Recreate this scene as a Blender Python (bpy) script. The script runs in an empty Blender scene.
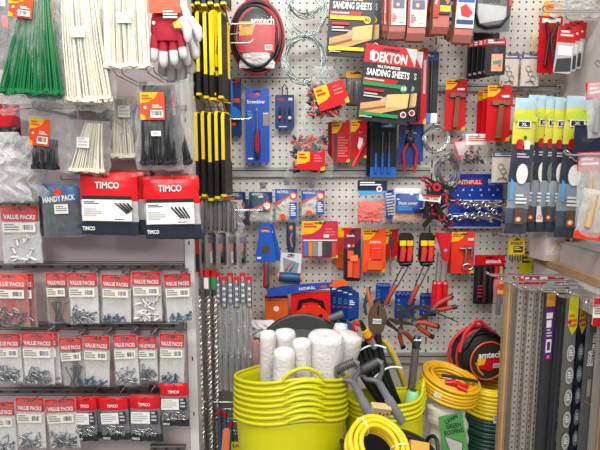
import bpy, math, random
from mathutils import Vector, Matrix, noise
R = random.Random(7)
PI = math.pi
C = bpy.context.scene.collection
sc = bpy.context.scene

# ---------------------------------------------------------------- camera
F, CY, CZ, PITCH = 468.0, -1.8, 1.25, math.radians(7)
cam = bpy.data.cameras.new('camera'); camo = bpy.data.objects.new('camera', cam); C.objects.link(camo)
camo.location = (0, CY, CZ); camo.rotation_euler = (PI/2 - PITCH, 0, 0)
cam.sensor_width = 36; cam.lens = F/600*36; cam.clip_start = .02
sc.camera = camo
# ---------------------------------------------------------------- light
w = bpy.data.worlds.new('shop'); sc.world = w; w.use_nodes = True
bg = w.node_tree.nodes['Background']
bg.inputs[0].default_value = (.93, .96, 1, 1); bg.inputs[1].default_value = .37
def area(name, loc, rot, sx, sy, e, col=(1, .97, .93)):
    l = bpy.data.lights.new(name, 'AREA'); l.shape = 'RECTANGLE'; l.size = sx; l.size_y = sy; l.energy = e; l.color = col
    o = bpy.data.objects.new(name, l); C.objects.link(o); o.location = loc; o.rotation_euler = rot; return o
area('ceiling_panel_light', (-.5, -1.25, 2.75), (math.radians(18), 0, 0), 1.5, .35, 34)
area('ceiling_panel_light', (.9, -2.2, 2.8), (math.radians(30), 0, 0), 1.5, .5, 40)
area('ceiling_panel_light', (-.9, -3.4, 2.8), (math.radians(40), 0, 0), 1.8, .6, 46)
sc.view_settings.view_transform = 'Standard'; sc.view_settings.look = 'None'
sc.view_settings.gamma = 1; sc.view_settings.exposure = 0.07; sc.view_settings.use_curve_mapping = False
sc.cycles.transparent_max_bounces = 28
sc.cycles.max_bounces = 6

# ---------------------------------------------------------------- helpers
def at(px, py, Y):
    c, s = math.cos(PITCH), math.sin(PITCH)
    dx, dy = px-300, 225-py
    t = (Y-CY)/(F*c+dy*s)
    return Vector((dx*t, Y, CZ+(-F*s+dy*c)*t))
def SC(Y): return (Y-CY)/F
def lin(h):
    h = h.lstrip('#'); v = [int(h[i:i+2], 16)/255 for i in (0, 2, 4)]
    return tuple((x/12.92 if x <= .04045 else ((x+.055)/1.055)**2.4) for x in v)+(1,)
_m = {}
def mat(hexc, rough=.45, metal=0, var=.12, scale=30, bump=0, spec=.5, name=None):
    key = (hexc, rough, metal, var, scale, bump)
    if key in _m: return _m[key]
    m = bpy.data.materials.new(name or 'surface'); m.use_nodes = True
    nt = m.node_tree; b = nt.nodes['Principled BSDF']
    c = lin(hexc)
    tc = nt.nodes.new('ShaderNodeTexCoord'); n = nt.nodes.new('ShaderNodeTexNoise')
    n.inputs['Scale'].default_value = scale; n.inputs['Detail'].default_value = 3
    nt.links.new(tc.outputs['Object'], n.inputs['Vector'])
    r = nt.nodes.new('ShaderNodeMix'); r.data_type = 'RGBA'
    r.inputs['A'].default_value = tuple(x*(1-var) for x in c[:3])+(1,)
    r.inputs['B'].default_value = tuple(min(1, x*(1+var)) for x in c[:3])+(1,)
    nt.links.new(n.outputs['Fac'], r.inputs['Factor']); nt.links.new(r.outputs['Result'], b.inputs['Base Color'])
    b.inputs['Roughness'].default_value = rough; b.inputs['Metallic'].default_value = metal
    b.inputs['Specular IOR Level'].default_value = spec
    if bump:
        bp = nt.nodes.new('ShaderNodeBump'); bp.inputs['Strength'].default_value = bump; bp.inputs['Distance'].default_value = .004
        nt.links.new(n.outputs['Fac'], bp.inputs['Height']); nt.links.new(bp.outputs['Normal'], b.inputs['Normal'])
    _m[key] = m; return m
def clear(tint='#ffffff', body=.10, edge=.45, rough=.14, scale=60, bump=.9):
    key = ('clear', tint, body, edge, rough, scale, bump)
    if key in _m: return _m[key]
    m = bpy.data.materials.new('clear_plastic'); m.use_nodes = True; nt = m.node_tree
    for n in list(nt.nodes): nt.nodes.remove(n)
    out = nt.nodes.new('ShaderNodeOutputMaterial'); mx = nt.nodes.new('ShaderNodeMixShader')
    tr = nt.nodes.new('ShaderNodeBsdfTransparent'); pr = nt.nodes.new('ShaderNodeBsdfPrincipled')
    tr.inputs[0].default_value = (.97, .97, .97, 1)
    pr.inputs['Base Color'].default_value = lin(tint); pr.inputs['Roughness'].default_value = rough
    pr.inputs['Specular IOR Level'].default_value = 1
    lw = nt.nodes.new('ShaderNodeLayerWeight'); lw.inputs[0].default_value = .35
    tc = nt.nodes.new('ShaderNodeTexCoord'); n = nt.nodes.new('ShaderNodeTexNoise')
    mp = nt.nodes.new('ShaderNodeMapping'); mp.inputs['Scale'].default_value = (1.6, 1.6, .5)
    n.inputs['Scale'].default_value = scale; n.inputs['Detail'].default_value = 4; n.inputs['Distortion'].default_value = 1.2
    nt.links.new(tc.outputs['Object'], mp.inputs['Vector']); nt.links.new(mp.outputs[0], n.inputs['Vector'])
    bp = nt.nodes.new('ShaderNodeBump'); bp.inputs['Strength'].default_value = bump; bp.inputs['Distance'].default_value = .006
    nt.links.new(n.outputs['Fac'], bp.inputs['Height'])
    nt.links.new(bp.outputs[0], pr.inputs['Normal']); nt.links.new(bp.outputs[0], lw.inputs['Normal'])
    mr = nt.nodes.new('ShaderNodeMapRange'); mr.inputs['To Min'].default_value = body; mr.inputs['To Max'].default_value = edge
    nt.links.new(lw.outputs['Facing'], mr.inputs['Value']); nt.links.new(mr.outputs[0], mx.inputs[0])
    nt.links.new(tr.outputs[0], mx.inputs[1]); nt.links.new(pr.outputs[0], mx.inputs[2]); nt.links.new(mx.outputs[0], out.inputs[0])
    _m[key] = m; return m

RED = mat('#c8101c', .3); DRED = mat('#8f1020', .4); TRED = mat('#d8141c', .28); ORG = mat('#ea4a17', .35); OYEL = mat('#f2b60c', .35)
YEL = mat('#f0d010', .35); LYEL = mat('#f6d512', .35); BLK = mat('#17171a', .4); DGR = mat('#35373b', .5); GRY = mat('#8b8d90', .5)
LGR = mat('#bcbcba', .5); WHT = mat('#eceae6', .5, var=.05); CRM = mat('#e4e0cf', .45); BLU = mat('#1c4c9e', .35); LBLU = mat('#4f9fd8', .4)
NVY = mat('#16233f', .35); DBL = mat('#15356f', .35); GRN = mat('#0b7038', .35); STL = mat('#b4b6b8', .28, 1); DST = mat('#6e6f72', .35, 1)
CHR = mat('#d5d6d8', .16, 1); TIE = mat('#e2ddc8', .4); WOOD = mat('#a58660', .6, var=.3, scale=12); PINK = mat('#e8655c', .4)
TAN = mat('#caa06a', .6); BRN = mat('#5a4638', .7); TUB = None; PUR = mat('#5b2a72', .4); LOR = mat('#f27a2a', .4)
BELT = mat('#b06a60', .8, var=.18, scale=150); BBRN = mat('#6b2a22', .6); SKY = mat('#8fc0dd', .4)
BAG = clear('#ffffff', .07, .45); BAGW = clear('#f8fafb', .06, .42); BAGT = clear('#ffffff', .05, .3, .1, 40)
BAGM = clear('#e8eaec', .32, .75, .25, 70)

class MB:
    def __init__(s): s.v = []; s.f = []; s.mi = []; s.sm = []; s.mats = []
    def add(s, vs, fs, m, smooth=False):
        if m not in s.mats: s.mats.append(m)
        k = s.mats.index(m); b = len(s.v); s.v += [tuple(v) for v in vs]
        for f in fs: s.f.append(tuple(i+b for i in f)); s.mi.append(k); s.sm.append(smooth)
    def box(s, x0, x1, y0, y1, z0, z1, m):
        s.add([(x, y, z) for x in (x0, x1) for y in (y0, y1) for z in (z0, z1)],
              [(0, 1, 3, 2), (4, 6, 7, 5), (0, 4, 5, 1), (2, 3, 7, 6), (0, 2, 6, 4), (1, 5, 7, 3)], m)
    def quad(s, x0, z0, x1, z1, y, m): s.add([(x0, y, z0), (x1, y, z0), (x1, y, z1), (x0, y, z1)], [(0, 1, 2, 3)], m)
    def prism(s, p, y0, y1, m, smooth=False):
        n = len(p); s.add([(x, y0, z) for x, z in p]+[(x, y1, z) for x, z in p],
            [tuple(range(n)), tuple(range(2*n-1, n-1, -1))]+[(i, (i+1) % n, (i+1) % n+n, i+n) for i in range(n)], m, smooth)
    def tube(s, P, r, m, seg=8, closed=False, flat=1, smooth=True):
        P = [Vector(p) for p in P]; n = len(P); rs = r if isinstance(r, (list, tuple)) else [r]*n
        vs = []; up = None
        for i in range(n):
            a = P[(i-1) % n] if (closed or i) else P[0]; b = P[(i+1) % n] if (closed or i < n-1) else P[-1]
            t = (b-a); t = t.normalized() if t.length > 1e-9 else Vector((0, 0, 1))
            if up is None:
                up = Vector((0, 1, 0)) if abs(t.y) < .9 else Vector((1, 0, 0))
            u = (up - t*up.dot(t)); u = u.normalized() if u.length > 1e-6 else t.orthogonal().normalized(); up = u; q = t.cross(u)
            for k in range(seg):
                A = 2*PI*k/seg; vs.append(P[i]+u*(math.cos(A)*rs[i]*flat)+q*(math.sin(A)*rs[i]))
        fs = [(i*seg+k, i*seg+(k+1) % seg, ((i+1) % n)*seg+(k+1) % seg, ((i+1) % n)*seg+k) for i in range(n if closed else n-1) for k in range(seg)]
        s.add(vs, fs, m, smooth)
        if not closed: s.add(vs[:seg], [tuple(range(seg))[::-1]], m); s.add(vs[-seg:], [tuple(range(seg))], m)
    def lathe(s, prof, m, c=(0, 0, 0), seg=24, axis='z', smooth=True, wob=None):
        vs = []
        for r, z in prof:
            for k in range(seg):
                A = 2*PI*k/seg; rr = r*(1+(wob(A, z) if wob else 0)); x, y = rr*math.cos(A), rr*math.sin(A)
                v = (x, y, z) if axis == 'z' else ((x, -z, y) if axis == 'y' else (z, x, y))
                vs.append((v[0]+c[0], v[1]+c[1], v[2]+c[2]))
        s.add(vs, [(i*seg+k, i*seg+(k+1) % seg, (i+1)*seg+(k+1) % seg, (i+1)*seg+k) for i in range(len(prof)-1) for k in range(seg)], m, smooth)
    def disc(s, x, z, r, y0, y1, m, seg=20, rz=None):
        s.prism([(x+r*math.cos(2*PI*k/seg), z+(rz or r)*math.sin(2*PI*k/seg)) for k in range(seg)], y0, y1, m)
    def ball(s, c, r, m, sx=1, sy=1, sz=1, seg=12):
        pr = [(max(1e-4, r*math.sin(PI*i/8)), -r*math.cos(PI*i/8)) for i in range(9)]
        vs = []
        for a, z in pr:
            for k in range(seg): A = 2*PI*k/seg; vs.append((c[0]+a*math.cos(A)*sx, c[1]+a*math.sin(A)*sy, c[2]+z*sz))
        s.add(vs, [(i*seg+k, i*seg+(k+1) % seg, (i+1)*seg+(k+1) % seg, (i+1)*seg+k) for i in range(8) for k in range(seg)], m, True)
    def text(s, t, x, z, h, y, m, maxw=None, rot=0, bold=True, sq=1):
        vs, fs, w, hh = glyphs(t, bold); k = h/.7; kx = k*sq
        if maxw and w*kx > maxw: kx = maxw/w
        c, sn = math.cos(math.radians(rot)), math.sin(math.radians(rot)); o = []
        for a, b in vs:
            a, b = (a-w/2)*kx, (b-.35)*k; o.append((x+a*c-b*sn, y, z+a*sn+b*c))
        s.add(o, fs, m)
    def pouch(s, w, h, d, zones, seed=0, nx=14, ny=18, amp=.0016, x=0, z=0, y=0, low=.6, smooth=False, back=True, wav=.004, gather=0):
        """soft bag hanging from z downwards; zones = [(v, material)]"""
        def prof(u, v): return max(0, 1-(2*u-1)**4)*max(0, (math.sin(PI*min(1, v**low)))**.7 if 0 < v < 1 else 0)
        for side in ((-1, 1) if back else (-1,)):
            vs = []
            for j in range(ny+1):
                for i in range(nx+1):
                    u, v = i/nx, j/ny
                    nz = noise.noise(Vector((u*5+seed, v*7, seed*3.1)))+.5*noise.noise(Vector((u*13, v*9+seed, 2)))
                    ex = wav*noise.noise(Vector((seed+side*0, v*6, 9.2)))
                    yy = side*(d*(1 if side < 0 else .35)*prof(u, v)+ .0004)+side*nz*amp*(1 if 0 < i < nx and 0 < j < ny else 0)
                    vs.append((x+(u-.5)*w*(1-gather*(1-v)**1.5)+ex, y+yy, z-v*h+(wav*noise.noise(Vector((u*5, seed, 3))) if j == ny else 0)))
            for j in range(ny):
                v = (j+.5)/ny; m = next(mm for vv, mm in zones if v <= vv)
                fs = [(j*(nx+1)+i, (j+1)*(nx+1)+i, (j+1)*(nx+1)+i+1, j*(nx+1)+i+1) for i in range(nx)]
                if m: s.add(vs, [f if side < 0 else f[::-1] for f in fs], m, smooth)
    def build(s, name, parent=None, loc=(0, 0, 0), rot=(0, 0, 0), kind=None, label=None):
        # drop vertices that no face uses
        used = sorted({i for f in s.f for i in f}); mp = {o: n for n, o in enumerate(used)}
        me = bpy.data.meshes.new(name); me.from_pydata([s.v[i] for i in used], [], [tuple(mp[i] for i in f) for f in s.f])
        for m in s.mats: me.materials.append(m)
        me.polygons.foreach_set('material_index', s.mi); me.polygons.foreach_set('use_smooth', s.sm); me.update()
        o = bpy.data.objects.new(name, me); C.objects.link(o); o.location = loc; o.rotation_euler = rot
        if parent: o.parent = parent
        if kind: o['kind'] = kind
        if label: o['label'] = label
        return o
_g = {}
def glyphs(t, bold):
    k = (t, bold)
    if k in _g: return _g[k]
    cu = bpy.data.curves.new('t', 'FONT'); cu.body = t; cu.resolution_u = 2; cu.offset = .028 if bold else .008
    o = bpy.data.objects.new('t', cu); C.objects.link(o); bpy.context.view_layer.update()
    me = bpy.data.meshes.new_from_object(o.evaluated_get(bpy.context.evaluated_depsgraph_get()))
    vs = [(v.co.x, v.co.y) for v in me.vertices]; fs = [tuple(p.vertices) for p in me.polygons]
    x0 = min(v[0] for v in vs); x1 = max(v[0] for v in vs); vs = [(a-x0, b) for a, b in vs]
    bpy.data.objects.remove(o); bpy.data.curves.remove(cu); bpy.data.meshes.remove(me)
    _g[k] = (vs, fs, x1-x0, 1); return _g[k]
def thing(name, label, cat, loc=(0, 0, 0), rot=(0, 0, 0), group=None):
    o = bpy.data.objects.new(name, None); C.objects.link(o); o.empty_display_size = .02
    o.location = loc; o.rotation_euler = rot; o['label'] = label; o['category'] = cat
    if group: o['group'] = group
    return o
def tag(o, label, cat, group=None, kind=None):
    o['label'] = label; o['category'] = cat
    if group: o['group'] = group
    if kind: o['kind'] = kind
    return o
def struct(name, mb): o = mb.build(name); o['kind'] = 'structure'; return o
def draw(mb, w, h, els, y):
    """prints onto a w x h card whose top edge is z=0; u,v in 0..1"""
    X = lambda u: (u-.5)*w
    Z = lambda v: -v*h
    k = 0
    for e in els:
        k += 1; yy = y-.00035*k; o = e[0]
        if o == 'r': mb.quad(X(e[1]), Z(e[4]), X(e[3]), Z(e[2]), yy, e[5])
        elif o == 't': mb.text(e[1], X(e[2]), Z(e[3]), e[4]*h, yy, e[5], maxw=(e[6]*w if len(e) > 6 else .9*w), rot=(e[7] if len(e) > 7 else 0))
        elif o == 'c':
            n = 16; mb.add([(X(e[1])+e[3]*w*math.cos(2*PI*i/n), yy, Z(e[2])+e[3]*w*math.sin(2*PI*i/n)) for i in range(n)], [tuple(range(n))], e[4])
        elif o == 'p': mb.add([(X(a), yy, Z(b)) for a, b in e[1]], [tuple(range(len(e[1])))[::-1]], e[2])
        elif o == 'b':
            mb.quad(X(e[1]), Z(e[4]), X(e[3]), Z(e[2]), yy, WHT); n = 9; rr = random.Random(int(e[1]*99+w*1e4))
            for i in range(n):
                u = e[1]+(e[3]-e[1])*(.1+.8*i/n); bw = (e[3]-e[1])*.8/n*rr.uniform(.3, .8); q = (e[4]-e[2])
                mb.quad(X(u), Z(e[4]-q*.25), X(u+bw), Z(e[2]+q*.1), yy-.0002, BLK)
        elif o == 'L':
            n = e[5]
            for i in range(n):
                q = (e[4]-e[2])/n; z0 = e[2]+q*i; mb.quad(X(e[1]), Z(z0+q*.55), X(e[1]+(e[3]-e[1])*(1 if i % 3 else .7)), Z(z0), yy, e[6])
        elif o == 'x': mb.box(X(e[1]), X(e[3]), y-e[6], y-e[5], Z(e[4]), Z(e[2]), e[7])
        elif o == 'w': mb.tube([(X(a), y-c, Z(b)) for a, b, c in e[1]], e[2], e[3], e[4] if len(e) > 4 else 7)
        elif o == 'cyl': mb.disc(X(e[1]), Z(e[2]), e[3]*w, y-e[5], y-e[4], e[6])
        elif o == 'pp': mb.prism([(X(a), Z(b)) for a, b in e[1]], y-e[3], y-e[2], e[4])
def slot(mb, w, h, y, s=.16, v=.05):
    mb.quad(-w*s, -h*v-.0035, w*s, -h*v, y, BLK); mb.disc(0, -h*v-.001, .004, y-.0001, y+.0001, BLK, 10)
def wh(b, Y):
    a = at(b[0], (b[1]+b[3])/2, Y); c = at(b[2], (b[1]+b[3])/2, Y); t = at((b[0]+b[2])/2, b[1], Y); q = at((b[0]+b[2])/2, b[3], Y)
    return t, c.x-a.x, t.z-q.z
def pack(name, label, cat, b, Y, card=None, els=(), parts=(), rot=0, yaw=0, group=None, t=.002, bag=None, bagd=.008, seed=None, sl=True, cardname='backing_card', nx=14, ny=18, zr=None, tilt=0):
    """hanging pack: b = pixel extents of its front at distance plane Y"""
    top, w_, h_ = wh(b, Y)
    g = thing(name, label, cat, top, (math.radians(tilt), math.radians(rot), math.radians(yaw)), group)
    if card:
        mb = MB(); c = .004 if w_ > .03 else .001
        z0, z1 = (0, -h_) if zr is None else (-zr[0]*h_, -zr[1]*h_)
        mb.prism([(-w_/2, z0-c), (-w_/2, z1+c), (-w_/2+c, z1), (w_/2-c, z1), (w_/2, z1+c), (w_/2, z0-c), (w_/2-c, z0), (-w_/2+c, z0)], -t/2, t/2, card)
        draw(mb, w_, h_, els, -t/2)
        if sl: slot(mb, w_, h_, -t/2-.0045, v=.035 if zr is None else zr[0]+.03)
        mb.build(cardname, g)
    for p in parts:
        mb = MB()
        if callable(p[1]): p[1](mb, w_, h_)
        else: draw(mb, w_, h_, p[1], -t/2-(p[3] if len(p) > 3 else .0015))
        mb.build(p[0], g, kind=(p[2] if len(p) > 2 else None))
    if bag:
        mb = MB(); mb.pouch(w_*1.06, h_*1.02, bagd, [(1, bag)], seed=seed if seed is not None else R.random()*50, nx=nx, ny=ny, z=h_*.005)
        mb.build('clear_bag', g)
    return g
def screws(n, L=.022, v0=.68, v1=.98, m=STL, r=.0016, ud=(.1, .9), dy=.006, rnd=1.0, seed=1, head=True):
    def f(mb, w, h):
        rr = random.Random(seed)
        for i in range(n):
            u = rr.uniform(*ud); v = v1-(v1-v0)*rr.random()**1.6; a = rr.uniform(-1, 1)*rnd*1.5
            x, z, y = (u-.5)*w, -v*h, -.002-rr.random()*dy
            dx, dz = math.sin(a)*L/2, math.cos(a)*L/2
            x = max(-w/2+abs(dx)+.002, min(w/2-abs(dx)-.002, x)); z = max(-h+abs(dz)+.002, z)
            mb.tube([(x-dx, y, z-dz), (x+dx, y, z+dz)], r, m, 4)
            if head: mb.tube([(x+dx*.8, y, z+dz*.8), (x+dx, y, z+dz)], [r, r*2.2], m, 5)
    return f
def ties(n, m, u0=.12, u1=.88, top=.03, bot=.96, conv=.5, tw=.0016, seed=1, lean=0, dy=.01):
    """flat plastic strips bunched at the top, spread with square heads at the bottom"""
    def f(mb, w, h):
        rr = random.Random(seed)
        for i in range(n):
            u = u0+(u1-u0)*(i+rr.uniform(-.3, .3))/(n-1); uc = .5+lean+(u-.5)*conv
            y = -.002-rr.random()*dy; b = bot-rr.random()*.035
            P = [((uc-.5)*w, y*.5, -top*h), ((uc*.55+u*.45-.5)*w+rr.uniform(-1, 1)*.002, y, -h*(top+b)/2), ((u-.5)*w, y, -b*h)]
            mb.tube(P, tw, m, 4, flat=.5)
            x, z = (u-.5)*w, -b*h; mb.box(x-tw*1.9, x+tw*1.9, y-.003, y+.002, z-.004, z+.004, m)
    return f
def hook(label, px, py, Y0, Y1, double=False, rise=.012, r=.0016, name='wire_hook', plate=True):
    p = at(px, py, Y1); g = thing(name, label, 'hook', (p.x, Y0, p.z), group=None)
    L = Y0-Y1; mb = MB()
    for sx in ((-.009, .009) if double else (0,)):
        mb.tube([(sx, 0, 0), (sx, -L*.5, 0), (sx, -L+.012, 0), (sx, -L+.003, rise*.4), (sx, -L, rise)], r, STL, 7)
    if double: mb.tube([(-.009, -L, rise), (0, -L-.001, rise+.003), (.009, -L, rise)], r, STL, 7)
    mb.build('prong', g)
    if plate: mb = MB(); mb.box(-.011, .011, -.003, 0, -.008, .014, STL); mb.build('hook_plate', g)
    return g
def side_hook(label, px0, px1, py, Y, X0, double=False, r=.0024, rise=.012, sgn=1):
    """hook that leaves a side panel at X0 and ends above pixel px1"""
    p = at(px1, py, Y); g = thing('wire_hook', label, 'hook', (X0, Y, p.z)); L = p.x-X0; mb = MB()
    d = 1 if L > 0 else -1
    for sy in ((-.01, .01) if double else (0,)):
        mb.tube([(0, sy, 0), (L*.5, sy, 0), (L-d*.012, sy, 0), (L-d*.003, sy, rise*.4), (L, sy, rise)], r, CHR, 8)
    if double: mb.tube([(L, -.01, rise), (L+d*.001, 0, rise+.003), (L, .01, rise)], r, CHR, 7)
    mb.build('prong', g)
    mb = MB(); a, b = sorted((0, d*.003)); mb.box(a, b, -.012, .012, -.01, .016, STL); mb.build('hook_plate', g); return g
# ================================================================ setting
def peg(hexc, sp=.0254, hole=.0034):
    m = bpy.data.materials.new('pegboard_steel'); m.use_nodes = True; nt = m.node_tree; b = nt.nodes['Principled BSDF']
    b.inputs['Base Color'].default_value = lin(hexc); b.inputs['Roughness'].default_value = .45
    tc = nt.nodes.new('ShaderNodeTexCoord'); mp = nt.nodes.new('ShaderNodeMapping'); mp.inputs['Scale'].default_value = (1/sp, 0, 1/sp)
    nt.links.new(tc.outputs['Object'], mp.inputs[0])
    fr = nt.nodes.new('ShaderNodeVectorMath'); fr.operation = 'FRACTION'; nt.links.new(mp.outputs[0], fr.inputs[0])
    sb = nt.nodes.new('ShaderNodeVectorMath'); sb.operation = 'SUBTRACT'; sb.inputs[1].default_value = (.5, 0, .5); nt.links.new(fr.outputs[0], sb.inputs[0])
    ln = nt.nodes.new('ShaderNodeVectorMath'); ln.operation = 'LENGTH'; nt.links.new(sb.outputs[0], ln.inputs[0])
    ls = nt.nodes.new('ShaderNodeMath'); ls.operation = 'LESS_THAN'; ls.inputs[1].default_value = hole/sp; nt.links.new(ln.outputs['Value'], ls.inputs[0])
    tr = nt.nodes.new('ShaderNodeBsdfTransparent'); mx = nt.nodes.new('ShaderNodeMixShader'); out = nt.nodes['Material Output']
    nt.links.new(ls.outputs[0], mx.inputs[0]); nt.links.new(b.outputs[0], mx.inputs[1]); nt.links.new(tr.outputs[0], mx.inputs[2]); nt.links.new(mx.outputs[0], out.inputs[0])
    return m
PEG = peg('#d9d5cd'); RAIL = mat('#b3b2ae', .35, .3); PANEL = mat('#b8abaa', .45, var=.06, scale=3); UPR = mat('#dcdad9', .4, var=.04)
FLOORM = mat('#8a8378', .6); SIDEW = mat('#c9c4be', .5, var=.05, scale=3); HOLED = mat('#2a2a2c', .8)
XL = at(193, 225, -.42).x
mb = MB(); mb.box(-1.6, 1.6, -4.5, .06, -.05, 0, FLOORM); struct('floor', mb)
mb = MB(); mb.box(XL, 1.0, .03, .06, 0, 2.4, mat('#4b4845', .8)); struct('dark_void_plate', mb)  # dark-coloured plate stands in for the shade seen through the pegboard holes
mb = MB(); mb.box(.97, 1.0, -1.0, .03, 0, 2.4, SIDEW); struct('wall_right', mb)
xj = at(432, 160, 0).x
def z_at(px, py, Y=0): return at(px, py, Y).z
# perforated panels: two bays, split by a slotted upright, each with its own joints
def panel(name, x0, x1, z0, z1, label):
    mb = MB(); mb.add([(0, 0, 0), (x1-x0, 0, 0), (x1-x0, 0, z1-z0), (0, 0, z1-z0)], [(0, 1, 2, 3)], PEG)
    mb.box(0, x1-x0, .0005, .004, z1-z0-.003, z1-z0, PANEL); mb.box(0, x1-x0, .0005, .004, 0, .003, PANEL)
    o = mb.build(name, loc=(x0, 0, z0)); o['kind'] = 'structure'; return o
zr1, zr2, zrb = z_at(300, 172), z_at(480, 88), z_at(420, 352)
panel('wall_panel', XL, xj-.009, zr1+.018, 2.3, '')
panel('wall_panel', XL, xj-.009, zrb, zr1-.018, '')
panel('wall_panel', xj+.009, .97, zr2+.014, 2.3, '')
panel('wall_panel', xj+.009, .97, zrb, zr2-.014, '')
mb = MB()
mb.box(xj-.009, xj+.009, -.001, .02, .2, 2.3, PEG if 0 else mat('#d9d5cd', .45))
for i in range(60):
    z = .25+i*.05; mb.box(xj-.0025, xj+.0025, -.0016, .0, z, z+.028, BLK)
struct('trim_1', mb)
for n, (x0, x1, z, hh) in enumerate([(XL, xj-.009, zr1, .018), (xj+.009, .97, zr2, .014), (XL, .97, zrb-.02, .02)]):
    mb = MB(); mb.box(x0, x1, -.012, .01, z-hh, z+hh, RAIL); mb.box(x0, x1, -.018, -.012, z-hh, z-hh+.006, RAIL); mb.box(x0, x1, -.0125, -.0118, z+hh*.2, z+hh*.4, HOLED); struct('trim_%d' % (n+2), mb)
mb = MB(); mb.box(XL, .97, 0, .02, .0, zrb-.04, mat('#c7c2bb', .5)); struct('wall_lower', mb)
# the seam across the upper left bay
mb = MB(); zs = z_at(260, 78); mb.box(XL, xj-.01, -.001, 0, zs-.0015, zs+.0015, DGR); struct('trim_5', mb)
# left gondola front, its end panel and upright
xu = at(184, 225, -.42).x
mb = MB(); mb.box(-1.3, xu-.002, -.415, -.36, 0, 2.3, PANEL)
for py in (108, 262, 330, 396): zz = at(100, py, -.42).z; mb.box(-1.3, xu-.002, -.4156, -.4149, zz-.001, zz+.001, DGR)
struct('wall_left_front', mb)
mb = MB(); mb.box(xu, XL, -.42, -.34, 0, 2.3, UPR)
for i in range(44): z = .3+i*.045; mb.box((xu+XL)/2-.002, (xu+XL)/2+.002, -.4206, -.4199, z, z+.012, HOLED) if i % 4 == 0 else None
struct('wall_left_upright', mb)
mb = MB(); mb.box(XL-.012, XL, -.34, .03, 0, 2.3, mat('#a9a6a3', .5)); struct('wall_left_side', mb)
# gondola base deck that carries the tubs, hoses and bags
mb = MB(); mb.box(XL, .97, -1.0, 0, 0, .16, mat('#9a958e', .5)); mb.box(XL, .97, -1.01, -.97, .16, .175, mat('#9a958e', .5)); tag(mb.build('base_deck'), 'low grey metal base deck under the tubs and hoses', 'shelf')['kind'] = 'structure'
# right shelf: grey metal with a bare timber top and a fascia
XS = at(533, 255, -.1).x; zsh = at(533, 255, -.1).z
g = thing('timber_shelf', 'wall shelf with bare timber top and grey metal front at the right', 'shelf', (0, 0, zsh))
mb = MB(); mb.box(XS, .969, -1.0, -.1, -.022, 0, WOOD); mb.build('timber_top', g)
mb = MB(); mb.box(XS+.004, XS+.012, -1.0, -.1, -.112, -.022, mat('#c6c1bd', .45)); mb.box(XS+.002, .969, -.115, -.105, -.112, -.022, mat('#c6c1bd', .45)); mb.build('metal_fascia', g)
mb = MB(); mb.box(XS+.014, .969, -1.0, -.12, -.115, -.105, DGR); mb.build('shelf_underside', g)

def rail(px0, px1, py, Y0, label, hh=.0065):
    a, b = at(px0, py, Y0-.012), at(px1, py, Y0-.012); mb = MB(); L = b.x-a.x; n = max(3, int(L/.05))
    mb.box(0, L, -.012, 0, -hh, hh, mat('#6b6866', .4, .6)); mb.box(0, L, -.013, -.012, hh*.5, hh, STL)
    for i in range(n): mb.box(L*(i+.3)/n, L*(i+.55)/n, -.0135, -.012, -hh*.8, hh*.1, HOLED)
    return tag(mb.build('hook_rail', loc=(a.x, Y0, (a.z+b.z)/2)), label, 'rail')
GF = -.42
rail(-8, 38, 204, GF, 'short dark slotted rail above the lone white value pack')
rail(-8, 183, 266, GF, 'dark slotted metal rail under the red and navy pouches')
rail(-8, 183, 325, GF, 'dark slotted metal rail across the middle of the screw packs')
rail(-8, 183, 391, GF, 'dark slotted metal rail above the lowest screw packs')
rail(150, 185, 448, GF, 'short piece of dark rail at the bottom beside the drill bits')
rail(75, 186, 107, GF, 'dark slotted rail behind the upper cable tie bags')
rail(75, 183, 172, GF, 'dark slotted rail behind the tops of the red and navy pouches')

# ================================================================ left gondola stock
# --- value packs
def value_pack(b, label, Y=-.47, kind='screw', seed=1, n=26, back=None, head=RED, rot=0, grp='red topped value packs of fixings', shade=None, layers=1, tip=0, sheen=BAGW):
    gtop, w_, h_ = wh(b, Y)
    g = thing('value_pack', label, 'fixings pack', gtop, (0, math.radians(rot), math.radians(tip)), grp)
    mb = MB(); mb.quad(-w_/2, -h_, w_/2, -h_*.02, .003, back or mat('#efedeb', .5)); mb.quad(-w_/2, -h_*.02, w_/2, -h_, .0034, WHT)
    mb.build('pack_back', g)
    mb = MB(); mb.box(-w_/2, w_/2, -.0022, .0022, -h_*.26, 0, head); slot(mb, w_, h_, -.0026, .2, .04)
    mb.text('VALUE PACKS', 0, -h_*.19, h_*.075, -.003, WHT, maxw=w_*.88, rot=-1); mb.build('header_card', g)
    if kind == 'screw': f = screws(n, .02, .68, .97, mat('#a9acb0', .3, .9), .0017, seed=seed)
    elif kind == 'nail': f = screws(n, h_*.42, .45, .97, mat('#8d8f94', .3, .9), .0012, seed=seed, rnd=.35, ud=(.35, .75))
    elif kind == 'blue': f = screws(n, .018, .82, .98, mat('#5f7f93', .4, .5), .002, seed=seed)
    elif kind == 'white': f = screws(n, .02, .5, .95, mat('#dedcd8', .4), .0035, seed=seed)
    else: f = screws(n, .03, .6, .97, mat('#b9ab90', .3, .9), .0014, seed=seed)
    mb = MB(); f(mb, w_, h_); mb.build('nails' if kind == 'nail' else 'screws', g, kind='stuff')
    mb = MB(); mb.pouch(w_*1.08, h_*1.03, .0075, [(.28, BAGT), (1, sheen)], seed=seed*1.7, z=h_*.005, low=.75); mb.build('clear_bag', g)
    mb = MB(); draw(mb, w_, h_, [('r', .06, .29, .96, .46, CRM), ('L', .1, .31, .5, .44, 3, GRY), ('b', .58, .31, .94, .45)], -.0085)
    mb.build('price_label', g)
    return g
OB = mat('#c8381f', .4); BB = mat('#8e4a40', .5); WB = mat('#dcdad6', .5)
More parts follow.
